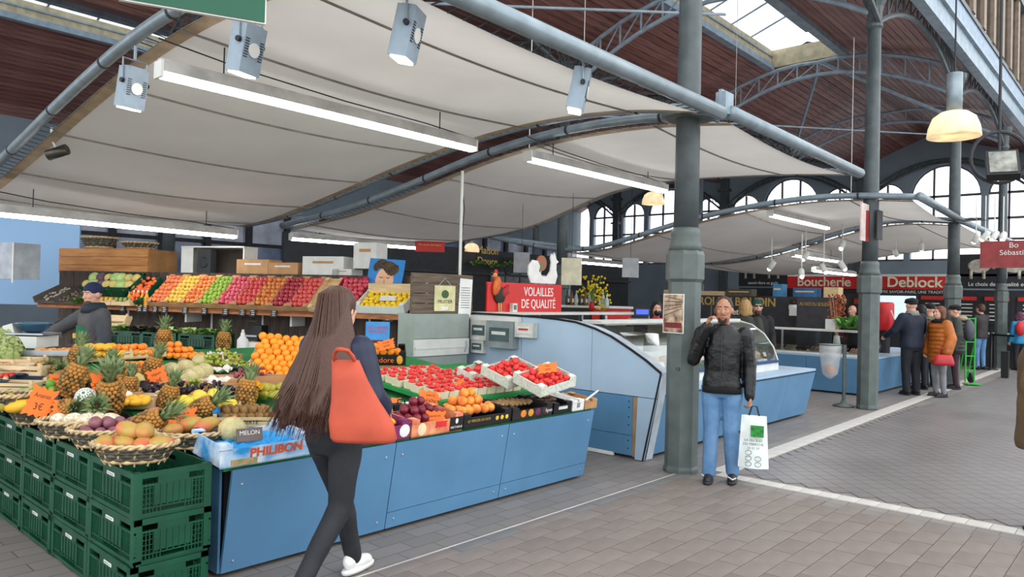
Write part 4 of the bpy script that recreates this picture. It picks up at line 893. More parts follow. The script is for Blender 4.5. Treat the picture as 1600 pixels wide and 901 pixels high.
for k, (u, v, z, rz, l, L) in enumerate(((850, 600, .9, R(-8), 'white cardboard tray of strawberries with an orange price card, front right', .4), (798, 588, .93, R(-4), 'white cardboard tray of strawberries half behind the front tray', .4), (742, 588, .88, R(0), 'small white tray of strawberries at the back of the stand', .28))):
    p = onZ(u, v, z); t = thing('strawberry_tray', l, 'tray', p, rz); t.rotation_euler = (R(16), R(-10), rz)
    link('tray_body', open_box(L, .34 if k < 2 else .2, .09, mat('printed_white_card', '#e4e2da', .8, c2='#b9c4b0', scale=40), 'tray_body'), t)
    for a in range(4 if k < 2 else 2):
        for b_ in range(3 if k < 2 else 1):
            for q in range(2):
                pp = Vector((-L / 2 + .06 + a * .09 + random.uniform(-.02, .02), (-.1 + b_ * .1 if k < 2 else 0) + random.uniform(-.03, .03), .075)); pp.rotate(t.rotation_euler)
                put(M_BERRY, 'strawberry in the %s' % l.split(' with')[0].split(' half')[0] if 0 else ['strawberry in the front right white tray', 'strawberry in the white tray half hidden behind', 'strawberry in the small rear white tray'][k], 'strawberry', 'strawberries in white tray %s' % ('front', 'middle', 'rear')[k], p + pp, None, 1.6)
    bb = MB(); rnd = random.Random(k)
    for _ in range(90 if k < 2 else 24):
        bb.ell((rnd.uniform(-L / 2 + .03, L / 2 - .03), rnd.uniform(-.14, .14) * (1 if k < 2 else .5), rnd.uniform(.045, .06)), (.019, .019, .02), 6, 5)
    tag(bb.build('strawberry_fill', MATS['strawberry_skin'], t, True), kind='stuff')
    if k == 0: card(p + Vector((-.02, -.05, .14)), .17, .1, ['fraise', '2€00'], 'orange price card in the front right strawberry tray', 40, -10)
for i in range(5):
    x = 3.3 + i * .13; pb = thing('berry_punnet', '%s plastic berry punnet with handle, %s from the purple box' % (('white', 'black')[i % 2], ORD[i]), 'punnet', (x, 4.5 - .01 * i, tabz(4.5) + .003), 0, 'plastic berry punnets')
    MB().box((0, 0, .03), (.11, .1, .055)).build('tub', black if i % 2 else white_paint, pb); MB().tube([(-.04, -.05, .05), (-.03, -.05, .1), (.03, -.05, .1), (.04, -.05, .05)], .006, 5).build('handle', black if i % 2 else white_paint, pb)
# ---------------------------------------------------------------- orange carton "J'adore"
p = Vector((4.66, 5.88, tabz(5.88) + .06)); card(p + Vector((-.06, -.12, .2)), .17, .13, ['Orange', '2€80'], 'orange price card in the black orange box', 45, -15); t = thing('fruit_carton', "black carton of oranges printed J'adore", 'box', p + Vector((0, 0, .03)), R(-38)); t.rotation_euler = (R(10), 0, R(-38))
link('box_body', open_box(.44, .34, .13, black), t); MB().box((0, 0, -.045), (.42, .32, .088)).build('riser', card_brown, t); text('brand_print', "J'adore", .075, orange_card, t, (.0, -.173, .05), FACE_NY, .0005); MB().ell((-.16, -.1725, .055), (.035, .003, .035), 14, 6).build('orange_print', orange_card, t); MB().ell((.16, -.1725, .055), (.03, .003, .045), 14, 6).build('juice_print', mat('juice_print', '#e8a03a', .5), t)
heap(M_ORANGE, "orange in the black J'adore carton", 'orange', p + Vector((0, 0, .08)), .18, .12, .075, 2, R(-38))
t = thing('poster', 'blue poster reading LES CERISES PHILIBON leaning on the boards', 'poster', onD(590, 521, 7.6), R(-40))
MB().box((0, 0, 0), (.24, .012, .24)).build('sheet', mat('poster_blue', '#3f8fd0', .6, var=.1), t); text('poster_print', 'LES CERISES\nPHILIBON', .04, mat('poster_red', '#c8354a', .6), t, (0, -.008, .04), FACE_NY, .0005); MB().box((0, .03, -.16), (.2, .06, .09)).build('prop_block', card_brown, t); MB().box((0, -.007, -.09), (.22, .002, .05)).build('cherry_print', mat('cherry_print', '#5a2030', .6), t)

# ================================================================ SHELF WALL
SA, SE, SN = Vector((5.193, 8.311, 0)), Vector((-.397, .918, 0)), Vector((-.918, -.397, 0))      # front edge origin, along, toward viewer
def SF(s, t, z): return SA + SE * s + SN * t + Vector((0, 0, z))
SROT = math.atan2(.397, -.918) + math.pi      # local x runs left to right seen from the front
SROT = math.atan2(-SE.y, -SE.x)
sw = thing('wall_stall', 'dark brown vertical boarded partition behind the apple shelf', 'wall', (0, 0, 0), kind='structure')
plk = MB().box((0, 0, .925), (.142, .03, 1.85)).mesh('board', wood_dark)
n = 0; s = -2.0
while s < 4.6:
    o = link('board', plk, sw, SF(s, -.46 + random.uniform(-.003, .003), 0), (0, 0, SROT)); s += .148; n += 1
for s in (-1.6, -.8, 0, .85, 1.7, 2.5, 3.2, 3.9): link('rail', bpy.data.meshes.get('rail_m') or MB().box((0, 0, .9), (.025, .02, 1.8)).mesh('rail_m', off_white), sw, SF(s, -.435, 0), (0, 0, SROT))
sh = thing('wall_shelf', 'long orange wood shelf carrying tilted crates of apples', 'shelf', SF(2.1, 0, 0), SROT)
MB().box((0, .22, 1.345), (4.7, .46, .03)).build('board', wood_shelf, sh); MB().box((0, -.0, 1.335), (4.7, .02, .07)).build('front_edge', wood_shelf, sh)
sh2 = thing('wall_shelf', 'short orange wood shelf carrying the box of lemons', 'shelf', SF(-1.2, 0, 0), SROT)
MB().box((0, .2, 1.345), (1.0, .46, .03)).build('board', wood_shelf, sh2); MB().box((0, -.03, 1.335), (1.0, .02, .06)).build('front_edge', wood_shelf, sh2); MB().box((.4, .2, 1.22), (.03, .4, .2)).build('bracket', wood_shelf, sh2)
for s in (3.6, 1.9, .2): MB().box((2.1 - s, .3, 1.24), (.03, .3, .16)).build('bracket', off_white, sh)
kinds = ['orange blush', 'yellow', 'red and yellow', 'green', 'pink red', 'red', 'gold and red', 'dark red', 'bright red', None, 'crimson']
ordn = ('first', 'second', 'third', 'fourth', 'fifth', 'sixth', 'seventh', 'eighth', 'ninth', 'tenth', 'last')
boxm = open_box(.285, .58, .09, card_brown, 'carton_body'); boxp = open_box(.36, .58, .1, mat('pink_carton', '#c2264e', .6), 'carton_body'); boxw = open_box(.27, .58, .08, wood_pale, 'carton_body')
TI = R(42)
for i, kd in enumerate(kinds):
    s = 2.22 - i * .282 - (.03 if i == 10 else 0); m4 = Matrix.Translation(SF(s, .02, 1.365)) @ Matrix.Rotation(SROT, 4, 'Z') @ Matrix.Rotation(TI, 4, 'X') @ Matrix.Translation((0, .29, 0))
    t = thing('fruit_carton', '%s tilted carton from the left on the apple shelf, %s' % (ordn[i], ('holding %s apples' % kd) if kd else 'empty with pale wood'), 'carton', m4.translation); t.rotation_euler = m4.to_euler(); t['group'] = 'tilted cartons on the apple shelf'
    link('carton_body', boxp if i == 10 else boxw if kd is None else boxm, t)
    if kd is None: continue
    for r in range(7):
        for c in range(4 if i < 10 else 5):
            if i == 1 and r < 2 and random.random() < .3: pass
            p = m4 @ Vector((-.105 + c * .07 + (.012 if r % 2 else -.012), -.235 + r * .077, .07 + random.uniform(-.006, .012)))
            k2 = kd
            put(APPLE[k2], '%s apple in the %s tilted carton, %s row up' % (kd, ordn[i], ORD[r]), 'apple', '%s apples in the %s carton, %s row' % (kd, ordn[i], ORD[r]), p)
for i in range(16):
    p = SF(2.2 - i * .165, .0 - .03, 1.4); put(APPLE[random.choice(list(APPLE))] if 0 else APPLE['red' if i % 3 == 0 else 'orange blush' if i % 3 == 1 else 'bright red'], 'loose apple at the front edge of the long shelf', 'apple', 'loose apples along the shelf edge', p)
slate = mat('slate_card', '#1d1f22', .6); chalk = mat('chalk', '#d8d8d4', .8)
for i, u in enumerate((192, 218, 227, 242, 257, 289, 319, 352, 379, 395, 428, 607, 637)):
    r_ = ray(u, 478); den = r_.x * SN.x + r_.y * SN.y; k = ((SA.x * SN.x + SA.y * SN.y) + .03) / den; p = r_ * k; p.z = 1.33
    t = thing('slate_label', 'small black slate price label, %s from the left on the shelf edge' % ORD[i], 'price label', p, SROT, 'slate price labels'); t.rotation_euler = (R(-12), 0, SROT)
    MB().box((0, 0, 0), (.085 if i < 11 else .14, .005, .1)).build('slate', slate, t)
    for k in range(3): MB().box((random.uniform(-.01, .01), -.003, .025 - .025 * k), (.05, .001, .008)).build('chalk_line', chalk, t)
# lemons
m4 = Matrix.Translation(SF(-1.22, .05, 1.37)) @ Matrix.Rotation(SROT, 4, 'Z') @ Matrix.Rotation(R(30), 4, 'X') @ Matrix.Translation((0, .2, 0))
t = thing('lemon_box', 'white wooden box of lemons below the painted portrait', 'box', m4.translation); t.rotation_euler = m4.to_euler(); link('box_body', open_box(.66, .4, .13, [white_paint]), t)
MB().box((0, .16, .16), (.62, .012, .12), (-.35, 0, 0)).build('lid', wood_pale, t); MB().box((.04, -.02, .12), (.2, .12, .004), (0, .1, .2)).build('price_slip', white_paint, t)
for r in range(5):
    for c in range(8): put(M_LEMON, 'lemon in the %s row of the white box below the portrait' % ORD[r], 'lemon', 'lemons in the %s row of the white box' % ORD[r], m4 @ Vector((-.27 + c * .077 + .02 * (r % 2), -.15 + r * .075, .085 + random.uniform(-.01, .015))), (random.uniform(0, 3), random.uniform(0, 3), random.uniform(0, 3)))
for c in range(7): put(M_LEMON, 'loose lemon on the shelf edge in front of the lemon box', 'lemon', 'loose lemons on the shelf', SF(-.95 - c * .09, -.0, 1.4), (1.5, 0, c))
# portrait painting (a made-up face)
t = thing('painting', 'blue painting of a dark haired face above the lemons', 'painting', SF(-1.02, -.36, 1.66), SROT); t.rotation_euler = (R(-10), R(3), SROT)
MB().box((0, 0, .2), (.5, .02, .42)).build('canvas', mat('painting_blue', '#2a7fc4', .6, var=.05), t)
MB().ell((0, -.011, .13), (.13, .003, .17), 20, 8).build('face_print', mat('painted_skin', '#e2b592', .6, c2='#d09a78', scale=9), t)
hr = MB()
for k in range(11): hr.ell((-.14 + .028 * k, -.0125, .3 + .05 * math.sin(k * .6)), (.045, .003, .06), 12, 6)
hr.ell((0, -.0125, .33), (.14, .003, .055), 16, 6); hr.build('hair_print', mat('painted_hair', '#2b221c', .7, c2='#5a4628', scale=22), t)
for s_ in (-1, 1): MB().ell((s_ * .05, -.015, .14), (.022, .002, .009), 10, 5).build('eye_print', white_paint, t); MB().ell((s_ * .05, -.0165, .14), (.008, .002, .008), 8, 5).build('iris_print', mat('iris_print', '#46607a', .5), t); MB().box((s_ * .05, -.0155, .165), (.05, .003, .01), (0, s_ * -.15, 0)).build('brow_print', mat('painted_hair', '#2b221c', .7), t)
MB().box((0, -.0155, .1), (.02, .003, .06)).build('nose_print', mat('painted_skin_dark', '#c98f6e', .6), t)
# items on the left part of the shelf
for i, s in enumerate((3.35, 2.98)):
    m4 = Matrix.Translation(SF(s, .02, 1.37)) @ Matrix.Rotation(SROT, 4, 'Z') @ Matrix.Rotation(R(38), 4, 'X') @ Matrix.Translation((0, .3, 0)) @ Matrix.Rotation(R(90), 4, 'Z') @ Matrix.Scale(.9, 4)
    t = thing('plastic_crate', ('tilted bright green crate of cabbages', 'tilted bright green crate of melons')[i] + ' on the shelf', 'crate', m4.translation); t.rotation_euler = m4.to_euler(); t.scale = (.9,) * 3; link('crate_body', cm, t)
    for k in range(8):
        me = [M_GALIA, fm('cabbage', mat('cabbage_green', '#b9cf8a', .6, c2='#8fae5c', scale=8, bump=.4, bscale=25), ball(.085)), fm('red_cabbage', mat('red_cabbage_skin', '#4a3442', .6, c2='#6a4c5e', scale=8), ball(.08))][(k + i) % 3 if i == 0 else (0, 0, 1)[k % 3]]
        put(me, ('cabbage or melon in the left tilted green crate', 'round vegetable in the second tilted green crate')[i], 'vegetable', ('vegetables in the left green crate', 'vegetables in the second green crate')[i], m4 @ Vector((-.1 + .18 * (k % 2), -.22 + .15 * (k // 2), .2)))
m4 = Matrix.Translation(SF(2.62, .02, 1.37)) @ Matrix.Rotation(SROT, 4, 'Z') @ Matrix.Rotation(R(42), 4, 'X') @ Matrix.Translation((0, .25, 0))
t = thing('fruit_carton', 'green carton of small tomatoes beside the green crates', 'carton', m4.translation); t.rotation_euler = m4.to_euler(); link('carton_body', open_box(.27, .5, .09, green_plastic, 'carton_body'), t)
M_TOM = fm('tomato', mat('tomato_skin', '#dd4a26', .35, c2='#e87a3a', scale=9), ball(.03, .1))
for k in range(40): put(M_TOM, 'small orange red tomato in the green carton', 'tomato', 'small tomatoes in the green carton', m4 @ Vector((random.uniform(-.11, .11), random.uniform(-.22, .22), .08 + random.uniform(0, .03))))
bot = MB().lathe([(.03, 0), (.033, .01), (.033, .12), (.015, .17), (.012, .2)], 12).mesh('bottle_body', mat('orange_juice', '#e3a02e', .3)); cap_ = MB().lathe([(.015, .195), (.015, .22)], 10).mesh('cap', off_white)
for k in range(9):
    t = thing('juice_bottle', 'orange juice bottle, one of the cluster on the shelf', 'bottle', SF(2.78 - .04 - (k % 5) * .075, .0 - .08 * (k // 5), 1.362), 0, 'juice bottles on the shelf'); link('bottle_body', bot, t); link('cap', cap_, t)
for k in range(2):
    t = thing('jar_crate', ('pale wooden tray of yellow jars beside the vendor hat', 'pale wooden tray of green jars below the juice bottles')[k], 'crate', SF(3.12 - .34 * k, .02, 1.362), SROT); link('tray', open_box(.33, .2, .07, wood_pale, 'tray'), t)
    for q in range(8):
        jp = Vector((-.12 + .08 * (q % 4), -.05 + .1 * (q // 4), .0)); jp.rotate(Euler((0, 0, SROT))); jp += SF(3.12 - .34 * k, .02, 1.362)
        tag(MB().lathe([(.03, .01), (.03, .09), (.024, .1), (.026, .115)], 10).build('glass_jar', mat('yellow_jar', '#d9a83c', .3) if k == 0 else mat('green_jar', '#8a9a4a', .3), None, True, jp), ('yellow jar in the wooden tray beside the vendor hat', 'green jar in the wooden tray below the juice bottles')[k], 'jar', ('yellow jars in the wooden tray', 'green jars in the wooden tray')[k])
# mushroom trays at the left end
gw = mat('grey_weathered_wood', '#6e655d', .8, stretch=(1, 8, 8), var=.2)
for i, (s, z) in enumerate(((4.25, 1.36), (3.85, 1.36), (4.1, .88))):
    m4 = Matrix.Translation(SF(s, .05, z)) @ Matrix.Rotation(SROT, 4, 'Z') @ Matrix.Rotation(R(24), 4, 'X') @ Matrix.Translation((0, .25, 0))
    t = thing('wooden_crate', ('grey wooden tray of white mushrooms at the left shelf end', 'grey wooden tray of brown mushrooms next to the green crates', 'grey wooden tray of shallots below the shelf')[i], 'crate', m4.translation); t.rotation_euler = m4.to_euler()
    for q in range(6): MB().box((0, -.22 + q * .085, .01), (.4, .07, .012)).build('slat', gw, t)
    for s_ in (-1, 1): MB().box((s_ * .2, 0, .05), (.015, .5, .09)).build('end_board', gw, t)
    mm = MB(); rnd = random.Random(i)
    for _ in range(40): mm.ell((rnd.uniform(-.17, .17), rnd.uniform(-.22, .22), .04), (.022, .022, .015), 6, 5)
    tag(mm.build('mushroom_fill', mat('mushroom_%d' % i, ('#cfc4b4', '#8d7a68', '#8a4a3a')[i], .8, var=.3, scale=20), t), kind='stuff')
leafm = mat('leafy_green', '#4f7a34', .6, c2='#7ca352', scale=12)
def leafy(loc, r, n, label, m=leafm, cat='greens', up=.6):
    b = MB(); rnd = random.Random(n + int(r * 100))
    for k in range(n):
        a = rnd.uniform(0, 6.28); d = Vector((math.cos(a), math.sin(a), rnd.uniform(.1, 1.) * up)).normalized(); p = Vector((rnd.uniform(-r, r) * .7, rnd.uniform(-r, r) * .7, rnd.uniform(0, r * .4))); L = r * rnd.uniform(.4, .8); sd = d.cross(Vector((0, 0, 1))).normalized() * L * .3; k2 = Vector((0, 0, L * .12))
        b.add([p, p + d * L * .5 + sd + k2, p + d * L * .5 - sd + k2, p + d * L - k2, p + d * L * .5], [(0, 1, 4), (0, 4, 2), (1, 3, 4), (4, 3, 2)])
    o = b.build('leafy_greens', m, None, False, loc); return tag(o, label, cat)
leafy(SF(3.55, .06, 1.37), .16, 90, 'bunch of leafy herbs hanging over the shelf left of the vendor')
# lower rack with salad crates
lw = thing('low_rack', 'low rack under the apple shelf holding green salad crates', 'rack', SF(1.5, .2, 0), SROT); MB().box((0, 0, .82), (3.6, .6, .03)).build('board', wood_dark, lw)
for s in (-1.7, 0, 1.7): MB().box((s, 0, .4), (.04, .55, .8)).build('leg', wood_dark, lw)
for i, s in enumerate((1.15, 1.75, 2.3)):
    t = thing('plastic_crate', 'bright green crate of salad, %s under the apple shelf' % ('nearest the oranges', 'in the middle', 'nearest the vendor')[i], 'crate', SF(s, .3, .84), SROT + R(90)); t.scale = (.95, .95, .9); link('crate_body', cm, t)
    for k in range(2): leafy(SF(s - .12 + .24 * k, .3, 1.0), .19, 140, '%s in the salad crate %s' % (('curly lettuce', 'frisee salad')[k], ('nearest the oranges', 'in the middle', 'nearest the vendor')[i]), (leafm, mat('pale_salad', '#93b35c', .6, c2='#bccf8a', scale=12), mat('dark_salad', '#2f4a2a', .6, c2='#4a2a38', scale=9))[(i + k) % 3])
t = wood_crate(SF(2.75, .35, .95), .5, .1, .3, 'empty pale wooden crate standing on edge behind the vendor', SROT, (R(-25), 0)); MB().box((0, 0, -.1), (.4, .3, .2)).build('support', wood_dark, t)
t = thing('squeeze_bottle', 'white plastic bottle beside the orange pile', 'bottle', onD(379, 542, 8.9), 0); MB().lathe([(.06, -.1), (.062, -.08), (.062, .08), (.025, .13), (.025, .16)], 14).build('bottle_body', white_paint, t, True); MB().lathe([(.02, .16), (.012, .2)], 10).build('cap', off_white, t)
t = thing('paper_roll', 'white paper roll beside the white bottle', 'paper roll', onD(394, 545, 9), 0); MB().lathe([(.09, -.11), (.09, .08)], 18).build('roll', white_paint, t, True); MB().lathe([(.03, .08), (.03, .09)], 10).build('core', card_brown, t)
t = thing('kitchen_stand', 'dark coffee machine standing under the apple shelf', 'machine', SF(.55, .1, .84), SROT); MB().box((0, 0, .1), (.24, .24, .2)).build('base', dark_grey, t); MB().box((0, .05, .27), (.2, .14, .12)).tube([(-.08, -.05, .28), (-.08, -.05, .38), (.06, -.05, .38)], .01, 6).build('head', black, t); MB().box((0, -.02, .2), (.24, .24, .02)).build('tray', steel, t)
# scale with bowl
p = onT(52, 545); t = thing('market_scale', 'white market scale with a blue steel bowl before the vendor', 'scale', p + Vector((0, 0, .0)), R(-50))
MB().box((0, 0, .07), (.26, .3, .1)).box((-.16, -.02, .12), (.09, .12, .2), (0, -.3, 0)).build('body', off_white, t); MB().box((-.2, -.02, .14), (.01, .09, .1), (0, -.3, 0)).build('display', mat('lcd_blue', '#7f9ab0', .3), t); MB().box((0, 0, .14), (.34, .26, .015)).build('plate', steel, t)
MB().lathe([(.06, .15), (.1, .17), (.14, .23), (.155, .235), (.15, .228), (.1, .18), (.05, .165)], 20).build('bowl', mat('blue_steel', '#5b87a8', .25, .6), t, True)
t = thing('weigh_tray', 'grey steel tray between the scale and the vendor', 'tray', onT(88, 553, .06), R(-35)); MB().box((0, 0, 0), (.4, .24, .012)).build('tray', steel, t); MB().box((0, -.12, .02), (.4, .01, .04)).build('lip', steel, t)
# ================================================================ BEHIND THE SHELF: boxes and cabinet on top of the partition
t = thing('wooden_box', 'large orange pine box on the partition at the left', 'box', SF(3.9, -.9, 1.8), SROT)
for k in range(3): MB().box((0, -.3, .08 + .13 * k), (1.75, .025, .125)).build('plank', mat('pine_planks', '#c78c4e', .6, scale=3, stretch=(1, 6, 9), var=.2, c2='#a96c34'), t)
MB().box((0, 0, .2), (1.72, .58, .39)).build('carcass', mat('pine_inner', '#a97a48', .7), t)
for s, l in ((4.2, 'round wicker basket on the pine box'), (3.4, 'flat dark wicker basket on the pine box')): basket(SF(s, -.8, 2.2), .3, .2, .18 if s > 4 else .1, l, SROT)
t = thing('grey_cabinet', 'pale grey cabinet at the left edge below the tube light', 'cabinet', onD(5, 408, 12.6), SROT); MB().box((0, 0, 0), (.9, .4, .5)).build('body', mat('pale_grey_metal', '#aeb6bf', .5), t); MB().tube([(.46, -.21, -.3), (.46, -.21, .25)], .01, 6).build('white_pipe', white_paint, t)
t = thing('open_cabinet', 'white open cabinet with a dark speaker inside', 'cabinet', SF(2.0, -.9, 1.84), SROT); b = MB()
b.box((0, .15, .2), (1.1, .02, .4)); b.box((-.55, 0, .2), (.02, .3, .4)); b.box((.55, 0, .2), (.02, .3, .4)); b.box((0, 0, .4), (1.12, .32, .02)); b.box((0, 0, .0), (1.12, .32, .02)); b.box((-.45, -.14, .2), (.2, .01, .38)); b.build('carcass', off_white, t); MB().box((.1, .13, .2), (.9, .01, .37)).build('back', mat('brown_back', '#3f3630', .8), t)
t = thing('speaker', 'dark grey speaker box inside the open cabinet', 'speaker', SF(2.12, -.78, 1.86), SROT); MB().box((0, 0, .17), (.24, .12, .34)).build('body', dark_grey, t); MB().lathe([(.08, 0), (.07, .01)], 14, c=(0, -.06, .15), rot=(R(90), 0, 0)).build('cone', black, t)
for i, (s, z, L, H, m, l) in enumerate(((1.25, 1.84, .55, .22, card_brown, 'brown cardboard box on the partition beside the open cabinet'), (.75, 1.84, .5, .18, card_brown, 'flat brown cardboard box behind the green apples'), (.1, 1.84, .65, .27, off_white, 'white crate with wire on the partition'), (-.55, 1.95, .35, .35, off_white, 'upright white foam panel left of the portrait'), (-.2, 1.84, .3, .1, off_white, 'short white box left of the portrait'))):
    t = thing('storage_box', l, 'box', SF(s, -.85, z), SROT); MB().box((0, 0, H / 2), (L, .3, H)).build('body', m, t); MB().box((0, -.152, H * .7), (L * .5, .003, H * .12)).build('tape', card_brown if m is off_white else off_white, t)
t = thing('light_blue_panel', 'light blue panel in the far left background', 'panel', onD(30, 350, 15.5), R(-40)); MB().box((0, 0, -.6), (2.0, .05, 1.6)).build('sheet', mat('sky_blue_panel', '#8fb6dc', .5, var=.02, scale=1), t); MB().box((0, 0, .2), (2.02, .06, .04)).build('rim', pale_iron, t)
t = thing('shop_sign', 'small orange red shop sign far behind the plank screen', 'sign', onD(672, 385, 14), R(-40)); MB().box((0, 0, 0), (.55, .03, .2)).build('board', red_sign, t); text('sign_print', 'Produits fermiers', .06, mat('yellow_print', '#f0c03a', .5), t, (0, -.02, .03), FACE_NY, .0005)
# ================================================================ BROWN BOARDS, GREY CABINET
t = thing('plank_screen', 'weathered brown horizontal plank screen above the grey cabinet', 'screen', (0, 6.4, 0))
bw = mat('weathered_brown_plank', '#6b5c4e', .75, scale=4, stretch=(.8, 6, 8), var=.2)
for k in range(4): MB().span((5.47, 0, 1.405 + k * .118), (6.43, .03, 1.515 + k * .118)).build('plank', bw, t)
[MB().span((x, .03, 1.4), (x + .06, .08, 1.87)).build('post', bw, t) for x in (5.5, 6.36)]
t = thing('shop_sign', 'cream sign reading FRUITIER hung on the plank screen', 'sign', onY(695, 466, 6.39)); MB().box((0, 0, 0), (.33, .01, .3)).build('board', mat('cream_sign', '#d8d2a0', .6), t); text('sign_print', 'FRUITIER', .06, ink, t, (0, -.007, -.04), FACE_NY, .0005); MB().ell((0, -.006, .05), (.06, .003, .05), 12, 6).build('leaf_print', mat('leaf_print', '#46603a', .6), t); MB().box((0, -.006, -.115), (.1, .003, .04)).build('white_tag', white_paint, t); MB().tube([(-.1, 0, .15), (0, 0, .24), (.1, 0, .15)], .002, 4).build('string', off_white, t)
t = thing('notice', 'white notice sheet pinned on the plank screen', 'notice', onY(727, 465, 6.39)); MB().box((0, 0, 0), (.21, .006, .46), (0, .05, 0)).build('sheet', white_paint, t); [MB().box((0, -.004, .12 - .03 * k), (.15, .001, .006)).build('text_line', ink, t) for k in range(9)]
t = thing('metal_cabinet', 'grey green metal cabinet under the plank screen', 'cabinet', (0, 6.32, 0)); gg = mat('grey_green_metal', '#97a09a', .5, var=.05)
MB().span((5.45, .02, 0), (6.3, .3, 1.4)).build('body', gg, t); MB().span((5.45, 0, 1.12), (6.3, .02, 1.395)).build('upper_door', gg, t); MB().span((5.45, -.01, .92), (6.3, .02, 1.11)).span((5.45, -.015, 1.0), (6.3, 0, 1.02)).build('shutter_band', off_white, t); MB().span((5.45, 0, .05), (6.27, .02, .91)).build('lower_door', gg, t); MB().tube([(6.22, -.02, .95), (6.24, -.03, 1.02), (6.24, -.03, 1.08)], .008, 6).build('handle', steel, t)
t = thing('green_curtain', 'dark green cloth hanging at the end of the lemon shelf', 'curtain', (0, 0, 0)); p0 = onD(652, 430, 8.6)
MB().sheet(lambda a, b: Vector((p0.x + .12 * a + .025 * math.sin(a * 14), p0.y + .1 * a + .03 * math.sin(a * 14), 1.75 - 1.2 * b)), 24, 12).build('cloth', mat('dark_green_cloth', '#1d4a34', .8), t, True); MB().tube([(p0.x - .05, p0.y, 1.76), (p0.x + .2, p0.y + .1, 1.76)], .012, 6).build('rod', steel, t)
# ================================================================ POULTRY STALL SIDE
ps = thing('poultry_stall_wall', 'light blue curved side wall of the poultry stall with black edge', 'stall side', (0, 0, 0))
top = [(3.756, .898), (3.928, 1.012), (4.12, 1.115), (4.359, 1.233), (4.565, 1.304), (4.822, 1.362), (5.088, 1.385), (5.367, 1.397), (5.86, 1.405), (6.6, 1.405)]
def ypoly(pts, th, m, nm, x=6.45): return MB().prism([(a, b) for a, b in pts], (x, 0, 0), (0, 1, 0), (0, 0, 1), th).build(nm, m, ps)
def tz(y):
    for (a, b), (c, d) in zip(top, top[1:]):
        if y <= c: return b + (d - b) * (y - a) / (c - a)
    return top[-1][1]
fy = lambda z: 3.945 - .21 * z
for a, b in ((None, 4.6), (4.605, 5.6), (5.605, 6.6)):
    if a is None: pts = [(fy(.64), .64), (4.6, .64), (4.6, tz(4.6))] + [q for q in top[::-1] if q[0] < 4.6]
    else: pts = [(a, .64), (b, .64), (b, tz(b))] + [q for q in top[::-1] if a < q[0] < b] + [(a, tz(a))]
    ypoly(pts, .035, lightblue_lam, 'upper_panel')
ypoly([(4.08, .03), (6.6, .03), (6.6, .23), (4.08, .23)], .03, blue_lam, 'lower_panel', 6.452); ypoly([(4.08, .235), (6.6, .235), (6.6, .632), (4.08, .632)], .03, blue_lam, 'lower_panel', 6.452)
ypoly([(4.04, .02), (4.08, .02), (4.08, .632), (4.02, .632)], .02, mat('raw_board', '#9c7f63', .8), 'raw_edge', 6.46)
ypoly([(fy(.0), .0), (4.04, .0), (4.02, .632), (fy(.632), .632)], .035, lightblue_lam, 'front_strip')
MB().tube([(6.447, y, z) for y, z in top], .014, 6).tube([(6.447, fy(0), 0), (6.447, 3.756, .898)], .01, 6).build('black_edge', black, ps)
MB().add([(x, y, z) for x in (6.49, 6.62) for y, z in [(3.935, 0)] + top], [(i, i + 1, i + 12, i + 11) for i in range(10)]).build('edge_band', mat('pale_edge', '#b7c2cc', .4), ps)
MB().span((6.44, 4.3, .0), (6.47, 6.6, .035)).build('white_skirting', white_paint, ps)
for z in (.1, .18, .34, .42, .52, .58): MB().ell((6.448, 4.12, z), (.004, .008, .008), 8, 5).build('bolt', black, ps)
# fuse boxes
fb = mat('fuse_box_grey', '#8b9496', .4); fbw = mat('fuse_box_white', '#cfd0c8', .5); win = mat('fuse_window', '#4d5f62', .15)
for u0, v0, u1, v1, l, m, d in ((737, 499, 763, 532, 'pale fuse box with dark window, leftmost on the light blue wall', fbw, .07), (764, 500, 806, 545, 'grey fuse box with large window on the light blue wall', fb, .1), (807, 503, 836, 528, 'pale socket box with red display on the light blue wall', fbw, .08), (737, 530, 756, 552, 'small fuse box under the leftmost fuse box', fbw, .06)):
    a, b = onX(u0, v0, 6.4), onX(u1, v1, 6.4); W, H = abs(a.y - b.y), abs(a.z - b.z)
    t = thing('fuse_box', l, 'fuse box', (6.445 - d / 2, (a.y + b.y) / 2, (a.z + b.z) / 2)); MB().box((0, 0, 0), (d, W * .98, H)).build('body', m, t); MB().box((-d / 2 - .004, 0, 0), (.01, W * .7, H * .5)).build('window', win if 'red' not in l else off_white, t)
    MB().box((-d / 2 - .01, 0, H * .05), (.006, W * .5, H * .12)).build('breaker_row', off_white if 'red' not in l else mat('red_display', '#c02020', .4), t)
tag(MB().span((6.38, 5.6, 1.33), (6.445, 6.5, 1.385)).build('cable_duct', off_white), 'white cable duct above the fuse boxes', 'duct')
